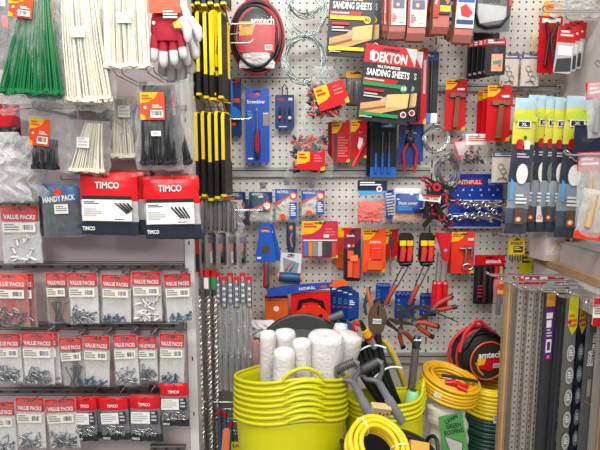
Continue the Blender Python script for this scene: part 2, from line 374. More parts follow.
VR3, VR4, VR5 = 'upper rail of value packs', 'middle rail of value packs', 'lowest rail'
value_pack((1, 206, 37, 262), 'white value pack hanging alone left of the blue hardware pack', -.5, 'white', 3, 10, WB, sheen=BAGM)
value_pack((4, 208, 38, 262), 'second white value pack just behind the lone one', -.488, 'white', 4, 10, WB, rot=-1)
value_pack((-8, 274, 26, 325), 'orange-red backed value pack of silver screws at the left edge', -.5, 'screw', 5, 40, OB, head=mat('#e23a1c', .35), rot=1)
value_pack((2, 274, 33, 326), 'pink-red value pack tucked behind the orange-red one', -.482, 'screw', 6, 25, mat('#b3303a', .4))
value_pack((46, 273, 66, 322), 'narrow brown backed value pack of long silver nails', -.49, 'nail', 7, 12, BB)
value_pack((68, 273, 96, 323), 'value pack of blue-grey screws right of the narrow brown pack', -.49, 'screw', 8, 40, None)
value_pack((102, 275, 130, 322), 'value pack tilted slightly with white price sticker over its red header', -.49, 'blue', 9, 16, WB, rot=2)
value_pack((132, 272, 160, 321), 'value pack of white fixings second from right on upper rail', -.49, 'white', 10, 24, WB)
value_pack((164, 274, 190, 322), 'white value pack with torn red header beside the white upright', -.49, 'blue', 11, 14, WB, rot=-2)
value_pack((-6, 334, 19, 382), 'value pack of screws cut by left edge on middle rail', -.49, 'screw', 12, 44)
value_pack((22, 333, 52, 384), 'wide value pack of loose silver screws, second on middle rail', -.495, 'screw', 13, 60, rot=1)
value_pack((27, 333, 57, 383), 'value pack just behind the wide silver screw pack', -.482, 'screw', 14, 25, rot=-1)
value_pack((59, 338, 81, 385), 'value pack of long slanting grey nails on middle rail', -.49, 'nail', 15, 22, mat('#b0acaa', .5), rot=-3)
value_pack((84, 336, 109, 385), 'plain white value pack with few blue screws on middle rail', -.49, 'blue', 16, 14, WB, rot=3)
value_pack((113, 335, 136, 384), 'value pack with two white price stickers on middle rail', -.495, 'screw', 17, 26, rot=-1)
value_pack((138, 337, 156, 381), 'narrow value pack of grey screws hung behind its neighbours', -.482, 'screw', 18, 34)
value_pack((160, 334, 184, 383), 'rightmost value pack on middle rail beside the white upright', -.495, 'blue', 19, 16, WB, rot=2)
value_pack((-6, 402, 13, 452), 'value pack cut by left edge on lowest rail', -.49, 'screw', 20, 20)
value_pack((16, 398, 43, 448), 'value pack of screws with hook across it on lowest rail', -.495, 'screw', 21, 26, rot=1)
value_pack((45, 399, 74, 448), 'value pack of many silver screws left of the grey pouches', -.5, 'screw', 22, 60, rot=-3)

# --- red and grey bottomed pouches of screws
def fix_pouch(b, label, Y, brand='TIMCO', grp='red and dark screw pouches', big=False, rot=0, seed=1, full=True):
    top, w_, h_ = wh(b, Y); g = thing('screw_pouch', label, 'fixings pack', top, (0, math.radians(rot), 0), grp)
    mb = MB(); cl = mat('#b9b7b8', .3)
    if big: mb.pouch(w_, h_, .012, [(.44, TRED), (.80, cl), (1, mat('#2a3342', .35))], seed=seed, low=.8, amp=.0012, smooth=True)
    else: mb.pouch(w_, h_, .009, [(.27, RED), (.82, mat('#77797d', .25)), (1, mat('#2b2e33', .35))], seed=seed, low=.8, amp=.001, smooth=True)
    slot(mb, w_, h_, -.004, .17, .05)
    if full: draw(mb, w_, h_, [('t', brand, .5, .19, .1, WHT, .42), ('t', brand, .16, .885, .06, WHT, .22)] if big else [('t', brand, .5, .17, .065, WHT, .4), ('t', brand, .2, .91, .05, WHT, .26)], -.0125 if big else -.0095)
    mb.build('pouch', g)
    if full:
        mb = MB()
        if big:
            pass
            L = [('r', .06, .36, .92, .42, mat('#23262b', .4)), ('r', .06, .42, .92, .76, WHT), ('L', .09, .45, .36, .5, 2, BLK), ('L', .09, .56, .4, .7, 4, LGR), ('r', .58, .71, .9, .76, mat('#f4f2f0', .4)), ('L', .62, .725, .85, .75, 1, DGR)]
            for k in range(4): L.append(('p', [(.5+.07*k, .5), (.52+.07*k, .48), (.70+.05*k, .66), (.68+.05*k, .68)] if seed % 2 else [(.62+.07*k, .47), (.66+.07*k, .47), (.86+.03*k, .62-.02*k), (.84+.03*k, .65-.02*k)], BLK if k % 2 else DGR))
            draw(mb, w_, h_, L, -.0135); mb.build('window_label', g)
        else:
            draw(mb, w_, h_, [('r', .06, .33, .68, .58, WHT), ('L', .1, .36, .6, .55, 4, LGR), ('r', .7, .3, .95, .58, DGR), ('L', .73, .32, .9, .55, 3, LGR)], -.0098); mb.build('window_label', g)
            mb = MB(); screws(34, .016, .62, .80, mat('#c9cbcd', .25, .9), .0014, seed=seed, dy=.002)(mb, w_, h_)
            mb.v = [(x, y-.0085, z) for x, y, z in mb.v]; mb.build('screws', g, kind='stuff')
    return g
G1 = 'big red and navy fixings pouches'
for k in range(3): fix_pouch((88+3*k, 172+k, 144+2*k, 233+k), 'big red and navy pouch tucked behind the left one, %s' % ['nearest behind', 'one further back', 'furthest back'][k], -.515+.014*k, big=True, full=False, grp=G1, seed=3+k)
fix_pouch((80, 173, 137, 235), 'big red pouch with navy foot and white label, left of two', -.535, big=True, grp=G1, seed=2, rot=1)
fix_pouch((146, 178, 199, 239), 'big red pouch behind the right-hand big pouch', -.53, big=True, full=False, grp=G1, seed=7)
fix_pouch((143, 176, 198, 238), 'big red pouch with navy foot nearest the yellow tool cards', -.55, big=True, grp=G1, seed=9, rot=-1)
G2 = 'small red topped pouches with dark foot'
for k in range(2): fix_pouch((82+5*k, 396, 102+5*k, 438), 'small red topped pouch %s' % ['behind the far left small pouch', 'deepest behind the far left small pouch'][k], -.475+.012*k, grp=G2, seed=13+k, full=False)
fix_pouch((75, 397, 96, 441), 'small red topped pouch leftmost of its kind, partly behind a value pack', -.49, grp=G2, seed=12)
fix_pouch((104, 398, 131, 438), 'small red topped pouch hidden behind the second small pouch', -.48, grp=G2, seed=16, full=False)
fix_pouch((99, 397, 127, 440), 'second small red topped pouch with white label', -.497, grp=G2, seed=17, rot=-2)
fix_pouch((135, 397, 162, 441), 'small red topped pouch hidden behind the third small pouch', -.48, grp=G2, seed=18, full=False)
fix_pouch((130, 395, 160, 441), 'third small red topped pouch, of bright screws', -.5, grp=G2, seed=19, rot=1)
fix_pouch((160, 383, 188, 426), 'small red topped pouch hung higher beside the white upright', -.5, grp=G2, seed=21)

# --- blue hardware pack
pack('hardware_pack', 'blue and dark bag of fixings with white sticker beside the white value packs', 'fixings pack', (41, 184, 79, 236), -.51, None, [],
     [('dark_contents', lambda mb, w, h: mb.pouch(w, h, .012, [(.36, mat('#1c5f9a', .35)), (1, mat('#3c4656', .35))], seed=5, amp=.002)),
      ('printed_name', [('c', .48, .15, .1, ORG), ('t', 'HANDY PACK', .5, .27, .1, WHT, .84, 4)], None, .0125),
      ('price_label', [('r', .36, .38, .72, .56, CRM), ('L', .4, .41, .68, .53, 3, GRY)], None, .0135)], rot=-2, bag=BAGT, bagd=.014)
pack('hardware_pack', 'blue and dark bag of fixings behind the blue one with sticker', 'fixings pack', (38, 184, 76, 236), -.485, None, [],
     [('dark_contents', lambda mb, w, h: mb.pouch(w, h, .008, [(.36, mat('#1c5f9a', .35)), (1, mat('#3c4656', .35))], seed=6, amp=.002))], rot=1)

# --- cable ties
def tie_bag(b, label, Y, m, n=26, u=(.1, .9), conv=.5, lean=0, rot=0, seed=1, grp=None, tagv=None, tagc=None, stick=None, d=.014, tw=.0024, top=.02, bot=.95, bagm=None, back=None):
    t, w_, h_ = wh(b, Y); g = thing('cable_tie_bag', label, 'cable ties', t, (0, math.radians(rot), 0), grp)
    n = int(n*1.7); mb = MB(); ties(n, m, u[0], u[1], top, bot, conv, tw, seed, lean, d)(mb, w_, h_)
    ties(n-3, m, u[0]+.02, u[1]-.02, top, bot-.02, conv*.9, tw, seed+3, lean, .004)(mb, w_, h_); mb.build('cable_ties', g, kind='stuff')
    mb = MB(); mb.pouch(w_*1.08, h_*1.04, d+.002, [(1, bagm or BAG)], seed=seed*2.3, nx=16, ny=26, low=.7, amp=.004, z=.004, wav=.012); mb.build('clear_bag', g)
    if tagv:
        mb = MB(); u0, v0, u1, v1, rt = tagv; X, Z = (u0-.5)*w_, -v0*h_; tw_, th = (u1-u0)*w_, (v1-v0)*h_
        mb.box(0, tw_, -.0005, .0005, -th, 0, tagc)
        mb2 = MB(); draw(mb2, tw_, th, [('p', [(0, 0), (.75, 0), (.6, .22), (.3, .36), (0, .4)], OYEL), ('p', [(0, .78), (.2, .85), (.2, 1), (0, 1)], OYEL), ('L', .08, .1, .5, .3, 2, tagc), ('c', .2, .55, .06, WHT), ('L', .5, .46, .9, .6, 2, WHT), ('b', .42, .65, .95, .92)], -.0006)
        for q in range(len(mb2.f)): pass
        vs = [(x+tw_/2, y, z) for x, y, z in mb2.v]
        for f, i in zip(mb2.f, mb2.mi): mb.add([vs[j] for j in f], [tuple(range(len(f)))], mb2.mats[i])
        mb.build('header_label', g, loc=(X, -d-.006, Z), rot=(0, math.radians(rt), 0))
    if stick:
        mb = MB(); draw(mb, w_, h_, [('r', *stick, WHT), ('L', stick[0]+.04, stick[1]+.012, stick[2]-.04, stick[3]-.012, 3, LGR)], -d-.0065); mb.build('price_label', g)
    return g
GT = 'green cable tie bags'
tie_bag((-4, -14, 56, 100), 'large bag of fanned green cable ties, frontmost of the green ones', -.62, GRN, 38, (.0, 1.0), .36, .2, 0, 1, GT, (.3, .1, .68, .28, 8), ORG, tw=.003)
tie_bag((22, -14, 66, 104), 'bag of green cable ties directly behind the frontmost green bag', -.58, GRN, 30, (.1, 1.0), .4, 0, 0, 2, GT, (.42, .1, .75, .32, -6), ORG, tw=.003)
tie_bag((34, -10, 72, 106), 'bag of green cable ties nearest the white cable ties', -.55, GRN, 28, (.2, 1), .4, -.1, 0, 3, GT, (.35, .1, .62, .24, -6), ORG, tw=.003)
tie_bag((58, -14, 106, 108), 'long bag of white cable ties with small white label beside green ones', -.6, TIE, 38, (.02, .98), .75, -.1, -1, 4, None, None, None, (.28, .345, .56, .43))
tie_bag((92, -12, 110, 112), 'narrow bag of white cable ties seen between the two wide ones', -.55, TIE, 14, (.2, .8), .9, 0, 0, 5)
tie_bag((103, -18, 149, 73), 'wide bag of white cable ties hanging left of the gloves', -.6, TIE, 44, (.02, .98), .9, 0, 0, 6, None, None, None, (.32, .36, .64, .47), tw=.0028)
tie_bag((136, 84, 180, 168), 'bag of black cable ties with orange label below the gloves', -.57, mat('#26282c', .35), 30, (.08, .86), .8, 0, 0, 7, 'black cable tie bags', (.14, .11, .68, .43, 0), ORG, (.36, .56, .58, .62), tw=.002)
tie_bag((154, 84, 191, 168), 'bag of black cable ties fanned behind the orange labelled black ties', -.53, mat('#2f3236', .35), 16, (.3, .95), .3, -.1, 0, 8, 'black cable tie bags', (.4, .1, .62, .4, 0), ORG)
tie_bag((30, 118, 68, 171), 'short bag of black cable ties with orange and yellow label', -.55, mat('#26282c', .35), 24, (.1, .75), .9, 0, 3, 9, 'black cable tie bags', (.12, .02, .64, .52, 4), ORG, None, tw=.002, top=.4)
tie_bag((68, 122, 109, 174), 'short slanting bag of white cable ties right of the short black ones', -.55, TIE, 24, (.1, .9), .5, .15, 3, 10, None, None, None, (.3, .3, .6, .5))
tie_bag((109, 98, 136, 160), 'faint bag of thin white cable ties left of the big black bag', -.5, TIE, 20, (.1, .9), .8, 0, 0, 11, None, None, None, (.42, .14, .85, .32), bagm=BAGM)
# dark grey bag, black packs and crumpled clear bags at the left edge
pack('grey_plastic_bag', 'dark grey plastic bag behind the green cable ties at top left', 'plastic bag', (2, -12, 24, 96), -.5, None, [], [('grey_sheet', lambda mb, w, h: mb.pouch(w, h, .01, [(1, mat('#6d6e70', .35))], seed=3, amp=.002))])
pack('black_pack', 'thin black pack with red and white stripe at top left corner', 'pack', (-6, -8, 6, 70), -.52, BLK, [('r', .5, .3, 1, .45, RED), ('r', .5, .1, .9, .18, WHT)])
pack('red_card_pack', 'red card pack with dark contents above the crumpled clear bags', 'pack', (-6, 104, 19, 140), -.49, DRED, [('p', [(.1, .1), (.9, .1), (.6, .6), (.1, .7)], RED)], [('dark_contents', lambda mb, w, h: mb.pouch(w, h*.5, .012, [(1, BLK)], z=-h*.62, seed=5))])
def crumple(name, label, b, Y, m, seed, d=.03, amp=.012):
    t, w_, h_ = wh(b, Y); mb = MB(); mb.pouch(w_, h_, d, [(1, m)], seed=seed, nx=26, ny=26, amp=amp, wav=.02, low=.8, gather=.3)
    return tag(mb.build(name, loc=t), label, 'plastic bag')
crumple('crumpled_bag', 'crumpled clear plastic bag hanging at left edge over the white value packs', (-10, 132, 26, 200), -.55, BAGM, 3)
crumple('crumpled_bag', 'second crumpled clear bag, touching the short black cable ties', (12, 136, 42, 198), -.52, BAGM, 8)
crumple('crumpled_bag', 'clear crumpled film bunched under the green cable ties', (0, 92, 72, 116), -.54, BAGW, 12, .02)
crumple('pink_bag', 'pinkish see-through bag behind the top of the left big red pouch', (100, 150, 148, 182), -.46, clear('#d9a0a0', .35, .6), 15, .012, .004)
crumple('pink_bag', 'pinkish see-through bag behind the foot of the long black ties', (150, 152, 192, 182), -.46, clear('#d9a0a0', .35, .6), 17, .012, .004)
# gloves
def glove(m1, m2, parent, x0, y0, z0, s, name='glove', lean=0):
    mb = MB()
    mb.tube([(0, 0, .0), (0, 0, -.03), (.0, 0, -.06), (0, 0, -.085)], [.032*s, .04*s, .043*s, .036*s], m1, 14, flat=.42)
    for k, (fx, L, a) in enumerate([(-.031, .062, -.12), (-.0105, .075, -.04), (.0105, .07, .05), (.030, .056, .16)]):
        P0 = Vector((fx*s, -.002, -.072*s)); dr = Vector((math.sin(a), 0, -math.cos(a)))*s
        mb.tube([P0, P0+dr*L*.45, P0+dr*L*.5], [.0115*s, .011*s, .0108*s], m1, 10, flat=.8)
        mb.tube([P0+dr*L*.5, P0+dr*L*.8, P0+dr*L*.95, P0+dr*L], [.0112*s, .0108*s, .0085*s, .003], m2, 10, flat=.8)
    mb.tube([(.033*s, -.006, -.035*s), (.05*s, -.012, -.06*s), (.052*s, -.014, -.08*s), (.05*s, -.014, -.09*s)], [.014*s, .013*s, .011*s, .004], m2, 10, flat=.8)
    return mb.build(name, parent, (x0, y0, z0), (0, lean, 0))
GW = mat('#d2cfcf', .75, bump=.3, scale=300); GR = mat('#a80f2c', .75, bump=.3, scale=300)
p = at(167, -3, -.6)
for k, (m1, m2, dx, dy, dz, l, lab) in enumerate([(GR, GW, 0, 0, 0, 0, 'dark red work glove with white fingertips, frontmost'), (GW, GW, .012, .03, .004, -.10, 'white glove peeking out right of the red glove'), (GW, GW, .008, .062, -.022, .06, 'white glove hanging lowest behind the red glove'), (GR, mat('#b9b7b8', .75), -.004, .094, -.016, -.03, 'red and grey work glove at the back of the glove stack')]):
    g = thing('work_glove', lab, 'glove', (p.x+dx, p.y+dy, p.z+dz), group='work gloves'); glove(m1, m2, g, 0, 0, -.02, 1.0, 'glove_shell', l)
    if k == 0:
        mb = MB(); mb.box(-.038, .038, -.002, 0, -.045, .03, ORG); draw(mb, .076, .08, [('p', [(.75, .85), (1, .75), (1, 1), (.8, 1)], OYEL), ('L', .45, .5, .9, .75, 3, WHT), ('c', .15, .85, .05, WHT)], -.0025); mb.v = [(x, y, z) for x, y, z in mb.v]
        mb.build('hang_tag', g, (0, -.024, 0))
# hooks on the left gondola
for (px, py, Y, lab, dbl) in [(118, 74, -.62, 'wire hook end below the wide white cable ties', 1), (150, 72, -.62, 'wire hook end holding the long black cable ties', 1), (36, 108, -.62, 'wire hook end below the front green cable ties', 1), (80, 108, -.61, 'wire hook end below the long white cable ties', 1), (60, 180, -.53, 'wire hook through the blue hardware pack', 0), (104, 176, -.56, 'wire hook through the left big red pouch', 0), (172, 179, -.57, 'wire hook through the right big red pouch', 0), (17, 210, -.52, 'wire hook through the lone white value pack', 0), (56, 279, -.51, 'wire hook through the narrow brown value pack', 0), (82, 278, -.51, 'wire hook through the pack of blue-grey screws', 0), (116, 279, -.51, 'wire hook through the tilted value pack', 0), (147, 278, -.51, 'wire hook through the pack of white fixings', 0), (178, 279, -.51, 'wire hook through the torn header pack', 0), (37, 338, -.515, 'wire hook through the wide silver screw pack', 0), (70, 342, -.51, 'wire hook through the pack of slanting nails', 0), (98, 340, -.51, 'wire hook through the plain white pack on the middle rail', 0), (125, 340, -.515, 'wire hook through the pack with two price stickers', 0), (147, 340, -.5, 'wire hook through the narrow grey screw pack', 0), (172, 338, -.515, 'wire hook through the last pack on the middle rail', 0), (30, 403, -.56, 'wire hook across the second pack on the lowest rail', 0), (58, 404, -.56, 'wire hook across the pack left of the small pouches', 0), (86, 401, -.51, 'wire hook through the leftmost small pouches', 0), (113, 402, -.51, 'wire hook through the second small pouch', 0), (145, 401, -.51, 'wire hook through the third small pouch', 0), (174, 388, -.52, 'wire hook through the small pouch by the upright', 0)]:
    hook(lab, px, py, GF-.013, Y, bool(dbl))
# ================================================================ back wall stock
def hk(label, px, py, Y, dbl=False, Y0=0): hook(label, px, py, Y0, Y, dbl)
# --- jump leads in a round clear bag
Y = -.09; c = at(257, 37, Y); s = SC(Y); g = thing('jump_lead_bag', 'round bag of red and black jump leads beside the uppermost silver hooks', 'jump leads', c)
def ring(cx, cz, rx, rz, n=40, y=0, j=0, a0=0, rot=0):
    o = []
    for i in range(n):
        A = 2*PI*i/n+a0; x, z = rx*math.cos(A), rz*math.sin(A); o.append((cx+x*math.cos(rot)-z*math.sin(rot), y+j*math.sin(3*A+rot), cz+x*math.sin(rot)+z*math.cos(rot)))
    return o
mb = MB(); mb.tube(ring(0, 0, 25*s, 34*s, y=0), .006, mat('#b01c24', .4), 8, True); mb.build('red_piping', g)
mb = MB(); mb.disc(0, 0, 24*s, 0, .012, mat('#4a4a4c', .5), 40, 33*s); mb.build('bag_back', g)
mb = MB(); mb.tube(ring(0, 0, 23*s, 31*s, y=-.012, j=.001), .007, BLK, 8, True); mb.tube(ring(0, 2*s, 21*s, 27*s, y=-.006, j=.002), .0065, BLK, 8, True); mb.tube(ring(-1*s, 3*s, 17*s, 24*s, y=-.011, rot=.2), .006, BLK, 8, True); mb.tube(ring(1*s, 1*s, 20*s, 25*s, y=-.018, j=.002, rot=-.15), .0055, RED, 8, True)
mb.tube(ring(-1*s, -1*s, 20*s, 28*s, y=-.022, rot=.1), .006, BLK, 8, True); mb.build('leads', g)
mb = MB(); mb.pouch(34*s, 18*s, .012, [(1, mat('#dcdad8', .4))], z=-12*s, y=-.016, seed=2, amp=.003); mb.build('white_card', g)
mb = MB(); mb.prism([(-16*s, 12*s), (18*s, 10*s), (17*s, -16*s), (-17*s, -16*s)], -.029, -.027, RED)
mb.prism([(-16*s, 12*s), (0, 12*s), (-4*s, 0), (-16*s, -1*s)], -.0295, -.029, OYEL); mb.text('amtech', 6*s, 13*s, 7*s, -.0297, WHT, maxw=22*s); mb.text('amtech', -9*s, 8*s, 2*s, -.03, RED, maxw=9*s)
mb.quad(8*s, -14*s, 15*s, -9*s, -.0294, WHT); [mb.quad(9*s+i*s, -13.5*s, 9.5*s+i*s, -9.5*s, -.0296, BLK) for i in range(6)]; mb.build('red_card', g)
mb = MB(); mb.tube([(-10*s, 0, 32*s), (-4*s, 0, 46*s), (4*s, 0, 47*s), (12*s, 0, 30*s)], .004, mat('#b01c24', .4)); mb.build('carry_strap', g)
mb = MB(); mb.lathe([(23.5*s, 0), (20*s, -.024+0), (10*s, -.033), (.001, -.034)], BAGT, axis='y', seg=32); mb.v = [(x, -abs(y), z*1.35) for x, y, z in mb.v]; mb.build('clear_window', g)
# --- wire hanks
def hank(label, px, py, r, Y, n, m, rz=1.0, wr=.0019, seed=1, j=.12, name='wire_hank', sep=.004, cat='wire'):
    c = at(px, py, Y); s = SC(Y); g = thing(name, label, cat, c, group=None); rr = random.Random(seed)
    mb = MB()
    for i in range(n):
        mb.tube(ring(rr.uniform(-j, j)*r*s, rr.uniform(-j, j)*r*s*rz, r*s*rr.uniform(.86, 1), r*s*rz*rr.uniform(.86, 1), 36, y=sep*(i-n/2), j=.003, rot=rr.uniform(-.3, .3)), wr, m, 6, True)
    mb.build('wire_loops', g)
    a = r*s*rz
    for q in (1, -1):
        mb = MB(); mb.tube([(0, -.002-sep*n/2, q*a*1.02), (.004, -sep*n/2-.004, q*a*.75), (-.004, sep*n/2+.004, q*a*.8), (0, -.002, q*a*1.05)], wr, m, 6); mb.build('binding', g)
    return g
WIR = mat('#aebbb6', .25, .85)
hank('upper hank of galvanised wire rings, its top cut by the picture edge', 306, -2, 17, -.12, 7, WIR, 1.05, seed=1)
hank('galvanised wire ring drooping below the upper hank', 306, 14, 19, -.10, 5, WIR, 1.15, seed=2)
hank('lower hank of galvanised wire rings between jump leads and sanding sheets', 304, 60, 20, -.1, 9, WIR, 1.15, seed=3, j=.1)
hank('small hank of silver wire under the long black card', 436, 139, 12, -.05, 7, mat('#c8c9c8', .25, .85), 1.05, seed=4, j=.15)
g = hank('grey coiled spring wire in a clear bag left of the blue spanner rack', 447, 170, 10, -.06, 12, mat('#9a9c9c', .3, .85), 1.5, wr=.002, seed=5, j=.2, name='spring_coil', cat='spring')
# --- sanding sheets
def sanding(b, Y, label, rot=0, col='#2f8f46', tint=YEL, extra=True, yaw=0, group='packs of sanding sheets'):
    els = [('r', 0, 0, 1, .235, RED), ('p', [(.78, 0), (1, 0), (1, .235)], LGR), ('t', 'DEKTON', .5, .15, .125, WHT, .66), ('p', [(.1, .1), (.16, .06), (.17, .2), (.11, .2)], WHT),
           ('t', 'MULTI-PURPOSE', .5, .275, .035, WHT, .44), ('t', 'SANDING SHEETS', .5, .355, .085, WHT, .84), ('p', [(.03, .43), (.72, .43), (.68, .48), (.03, .48)], RED), ('L', .06, .445, .6, .47, 1, WHT),
           ('r', .03, .485, .82, .535, tint), ('c', .84, .53, .075, tint), ('t', '60', .84, .525, .05, WHT if tint != YEL else BLK, .1), ('r', .08, .575, .46, .605, RED), ('L', .08, .63, .46, .7, 2, LGR),
           ('p', [(.04, .78), (.52, .7), (.52, .64), (.95, .6), (.95, .78), (.05, .97)], mat('#c89a62', .6)), ('p', [(.04, .86), (.6, .76), (.6, .79), (.04, .9)], mat('#8a5c34', .6)), ('p', [(.54, .63), (.96, .585), (.96, .77), (.54, .8)], mat('#dcb878', .6)), ('p', [(.4, .72), (.5, .66), (.55, .72), (.42, .77)], mat('#d8a088', .6)),
           ('r', .03, .885, .8, .93, tint), ('c', .9, .87, .06, WHT), ('c', .9, .87, .042, RED), ('L', .06, .945, .4, .965, 1, LGR)]
    return pack('sanding_sheet_pack', label, 'sanding sheets', b, Y, mat('#242427', .35), els, t=.012, rot=rot, yaw=yaw, group=group)
g = sanding((331, -22, 377, 57), -.16, 'black sanding sheet pack with yellow stripe at the top edge', 3, tint=YEL)
g = sanding((333, -20, 382, 56), -.135, 'sanding sheet pack hidden behind the yellow striped one', 1, tint=YEL)
g = sanding((366, 47, 417, 123), -.22, 'red and black sanding sheet pack with green stripe, tilted in front', 7, tint=mat('#1e8a4a', .4))
sanding((371, 50, 423, 121), -.19, 'sanding sheet pack just behind the green striped one', 5, tint=mat('#1e8a4a', .4))
# --- sanding belts
def belt(b, Y, label, kind=0, rot=0, yaw=0):
    t, w_, h_ = wh(b, Y); g = thing('sanding_belt', label, 'sanding belt', t, (0, math.radians(rot), math.radians(yaw)), 'sanding belts'); mb = MB(); D = .035
    pts = [(0, 0), (-D/2-.004, -.1*h_), (-D/2, -h_*.5), (-D/2-.006, -h_*.88), (-D*.3, -h_*.98), (0, -h_), (D*.3, -h_*.98), (D/2, -h_*.88), (D/2, -h_*.5), (D/2, -.1*h_)]
    n = len(pts); vs = [(x, y, z) for y, z in pts for x in (-w_/2, w_/2)]+[(x, y*.9, z*.99-.001) for y, z in pts for x in (-w_/2, w_/2)]
    mb.add(vs[:2*n], [(2*i, 2*i+1, (2*i+3) % (2*n), (2*i+2) % (2*n)) for i in range(n)], BELT); mb.add(vs[2*n:], [(2*i, 2*i+1, (2*i+3) % (2*n), (2*i+2) % (2*n))[::-1] for i in range(n)], mat('#7a5a3c', .8))
    for sx in (0, 1): mb.add([vs[2*i+sx] for i in range(n)]+[vs[2*n+2*i+sx] for i in range(n)], [(i, (i+1) % n, n+(i+1) % n, n+i) for i in range(n)], TAN)
    mb.build('abrasive_loop', g)
    mb = MB()
    if kind == 0: els = [('r', .0, .0, 1, .78, WHT), ('r', 0, 0, .12, .78, RED), ('L', .16, .05, .9, .22, 2, RED), ('t', 'SANDING', .55, .3, .06, RED, .7), ('r', .2, .38, .9, .52, mat('#6a6488', .5)), ('c', .5, .46, .1, YEL), ('r', .55, .58, .9, .74, LGR), ('L', .15, .6, .45, .74, 4, PINK)]
    elif kind == 1: els = [('r', 0, 0, 1, .66, BLK), ('r', 0, 0, .32, .72, RED), ('t', 'DEKTON', .16, .4, .035, WHT, 2, 80), ('r', .36, .1, 1, .24, YEL), ('p', [(.4, .3), (.7, .25), (.95, .45), (.8, .5)], PINK), ('r', .36, .52, 1, .62, YEL)]
    else: els = [('r', 0, 0, 1, .78, mat('#c7d2dc', .5)), ('r', 0, .0, 1, .26, RED), ('t', 'SANDING', .5, .2, .06, WHT, .8), ('r', .05, .32, .95, .4, BLU), ('p', [(.2, .48), (.5, .42), (.9, .55), (.7, .62), (.3, .6)], RED), ('r', .05, .66, .95, .72, DBL)]
    draw(mb, w_*1.01, h_, els, -D/2-.0075); mb.build('paper_sleeve', g); return g
belt((389, -22, 405, 41), -.22, 'sanding belt in white sleeve, front one of the left bunch', 0)
for k in range(3): belt((379+3.4*k, -20, 392+3.4*k, 39+.6*k), -.09-.035*k, ['deepest sanding belt of the left bunch, edge showing', 'third sanding belt from the front in the left bunch', 'second sanding belt from the front in the left bunch'][k], 0, yaw=0)
belt((408, -22, 426, 43), -.22, 'sanding belt in white sleeve with yellow dot, middle of the belts', 0, rot=1)
belt((404, -20, 420, 41), -.175, 'sanding belt directly behind the middle white sleeved one', 0)
belt((424, -20, 437, 37), -.12, 'sanding belt half hidden left of the red and yellow sleeved belt', 1)
belt((434, -22, 450, 36), -.22, 'sanding belt with black, red and yellow sleeve', 1, rot=2)
belt((450, -20, 462, 42), -.13, 'sanding belt deep behind the blue and red sleeved belt', 2)
belt((447, -20, 460, 40), -.17, 'sanding belt just left behind the blue and red sleeved belt', 2)
belt((457, -22, 475, 45), -.22, 'sanding belt with blue and red sleeve, rightmost of the belts', 2, rot=3)
# --- fret saw in a clear pack
def fsaw(mb, w, h):
    X, Z = (lambda u: (u-.5)*w), (lambda v: -v*h)
    mb.tube([(X(.12), -.008, Z(0)), (X(.12), -.008, Z(.7)), (X(.2), -.008, Z(.88)), (X(.4), -.008, Z(.93)), (X(.75), -.008, Z(.9)), (X(.95), -.008, Z(.72)), (X(.93), -.008, Z(.0))], .0055, BLK, 8)
    mb.tube([(X(.96), -.012, Z(.42)), (X(.97), -.012, Z(.58))], .006, ORG, 8)
pack('fret_saw_pack', 'clear pack holding a black curved frame saw at the top edge', 'saw', (472, -26, 512, 32), -.12, mat('#5c5e62', .3), [('r', .3, .1, .75, .5, BLK), ('r', .36, .3, .62, .42, mat('#c86858', .5)), ('p', [(.1, .5), (.9, .56), (.9, .78), (.2, .86)], mat('#c9cacb', .3))], [('saw_frame', fsaw)], bag=BAGT, bagd=.018)
pack('dark_pack', 'dark pack under the curved frame saw', 'pack', (474, 26, 500, 44), -.03, BLK, [])
# --- dark carded cutters with green and salmon window
def dkc(b, Y, label, front=False, rot=0):
    return pack('cutter_pack', label, 'carded cutter', b, Y, mat('#1d1f22', .3), [('r', 0, 0, 1, .16, RED), ('L', .1, .03, .9, .14, 2, WHT)]+([('r', .3, .42, .86, .9, mat('#e79a7c', .5)), ('c', .5, .32, .14, DGR), ('p', [(.38, .62), (.8, .58), (.8, .7), (.38, .72)], mat('#2b8f86', .5)), ('c', .7, .74, .08, ORG)] if front else [('r', .1, .86, .4, .92, LGR)]), t=.006, rot=rot, group='dark carded cutters')
for k in range(4): dkc((468+5*k, 42-k*.8, 482+5*k, 79-k), -.06-.03*k, 'dark cutter card seen edge-on, %s of the dark row' % ['furthest left', 'second', 'third', 'fourth'][k], rot=0)
dkc((486, 39, 506, 75), -.19, 'dark cutter card with salmon window, frontmost of the dark row', True)
# --- white cards with shackles
def shackle(b, Y, label, seed=0):
    def f(mb, w, h):
        for k in range(3):
            x, z = (-.12+.13*k)*w, -h*(.45+.14*k); mb.tube(ring(x, z, .13*w, .09*h, 16, y=-.004, rot=.5), .0012, STL, 5, True)
        mb.tube([(-.25*w, -.004, -.85*h), (0, -.004, -.8*h), (.25*w, -.004, -.9*h)], .0015, DST, 5)
    return pack('hardware_card', label, 'carded hardware', b, Y, mat('#dfd3c3', .5), [('r', 0, 0, 1, .17, DBL), ('L', .1, .05, .9, .14, 2, WHT), ('r', 0, .95, 1, 1, DBL)], [('fitting', f)], bag=BAGT, bagd=.012, group='cream cards of small metal fittings')
shackle((501, 53, 519, 88), -.07, 'cream fitting card left of the two under the yellow sticker'); shackle((522, 53, 540, 88), -.07, 'cream fitting card right of the two under the yellow sticker')
shackle((519, 54, 524, 89), -.03, 'narrow cream card edge seen between the two cream fitting cards')
shackle((493, 152, 514, 184), -.13, 'white fitting card in front of the blue spanner rack corner'); shackle((499, 151, 518, 182), -.09, 'white fitting card just behind the one at the spanner rack corner')
mb = MB(); mb.box(-.0085, .0085, -.0012, 0, -.07, 0, mat('#e6dc98', .6)); tag(mb.build('price_sticker', loc=at(534, 32, -.002)), 'pale yellow strip sticker stuck on the upper right pegboard', 'sticker')
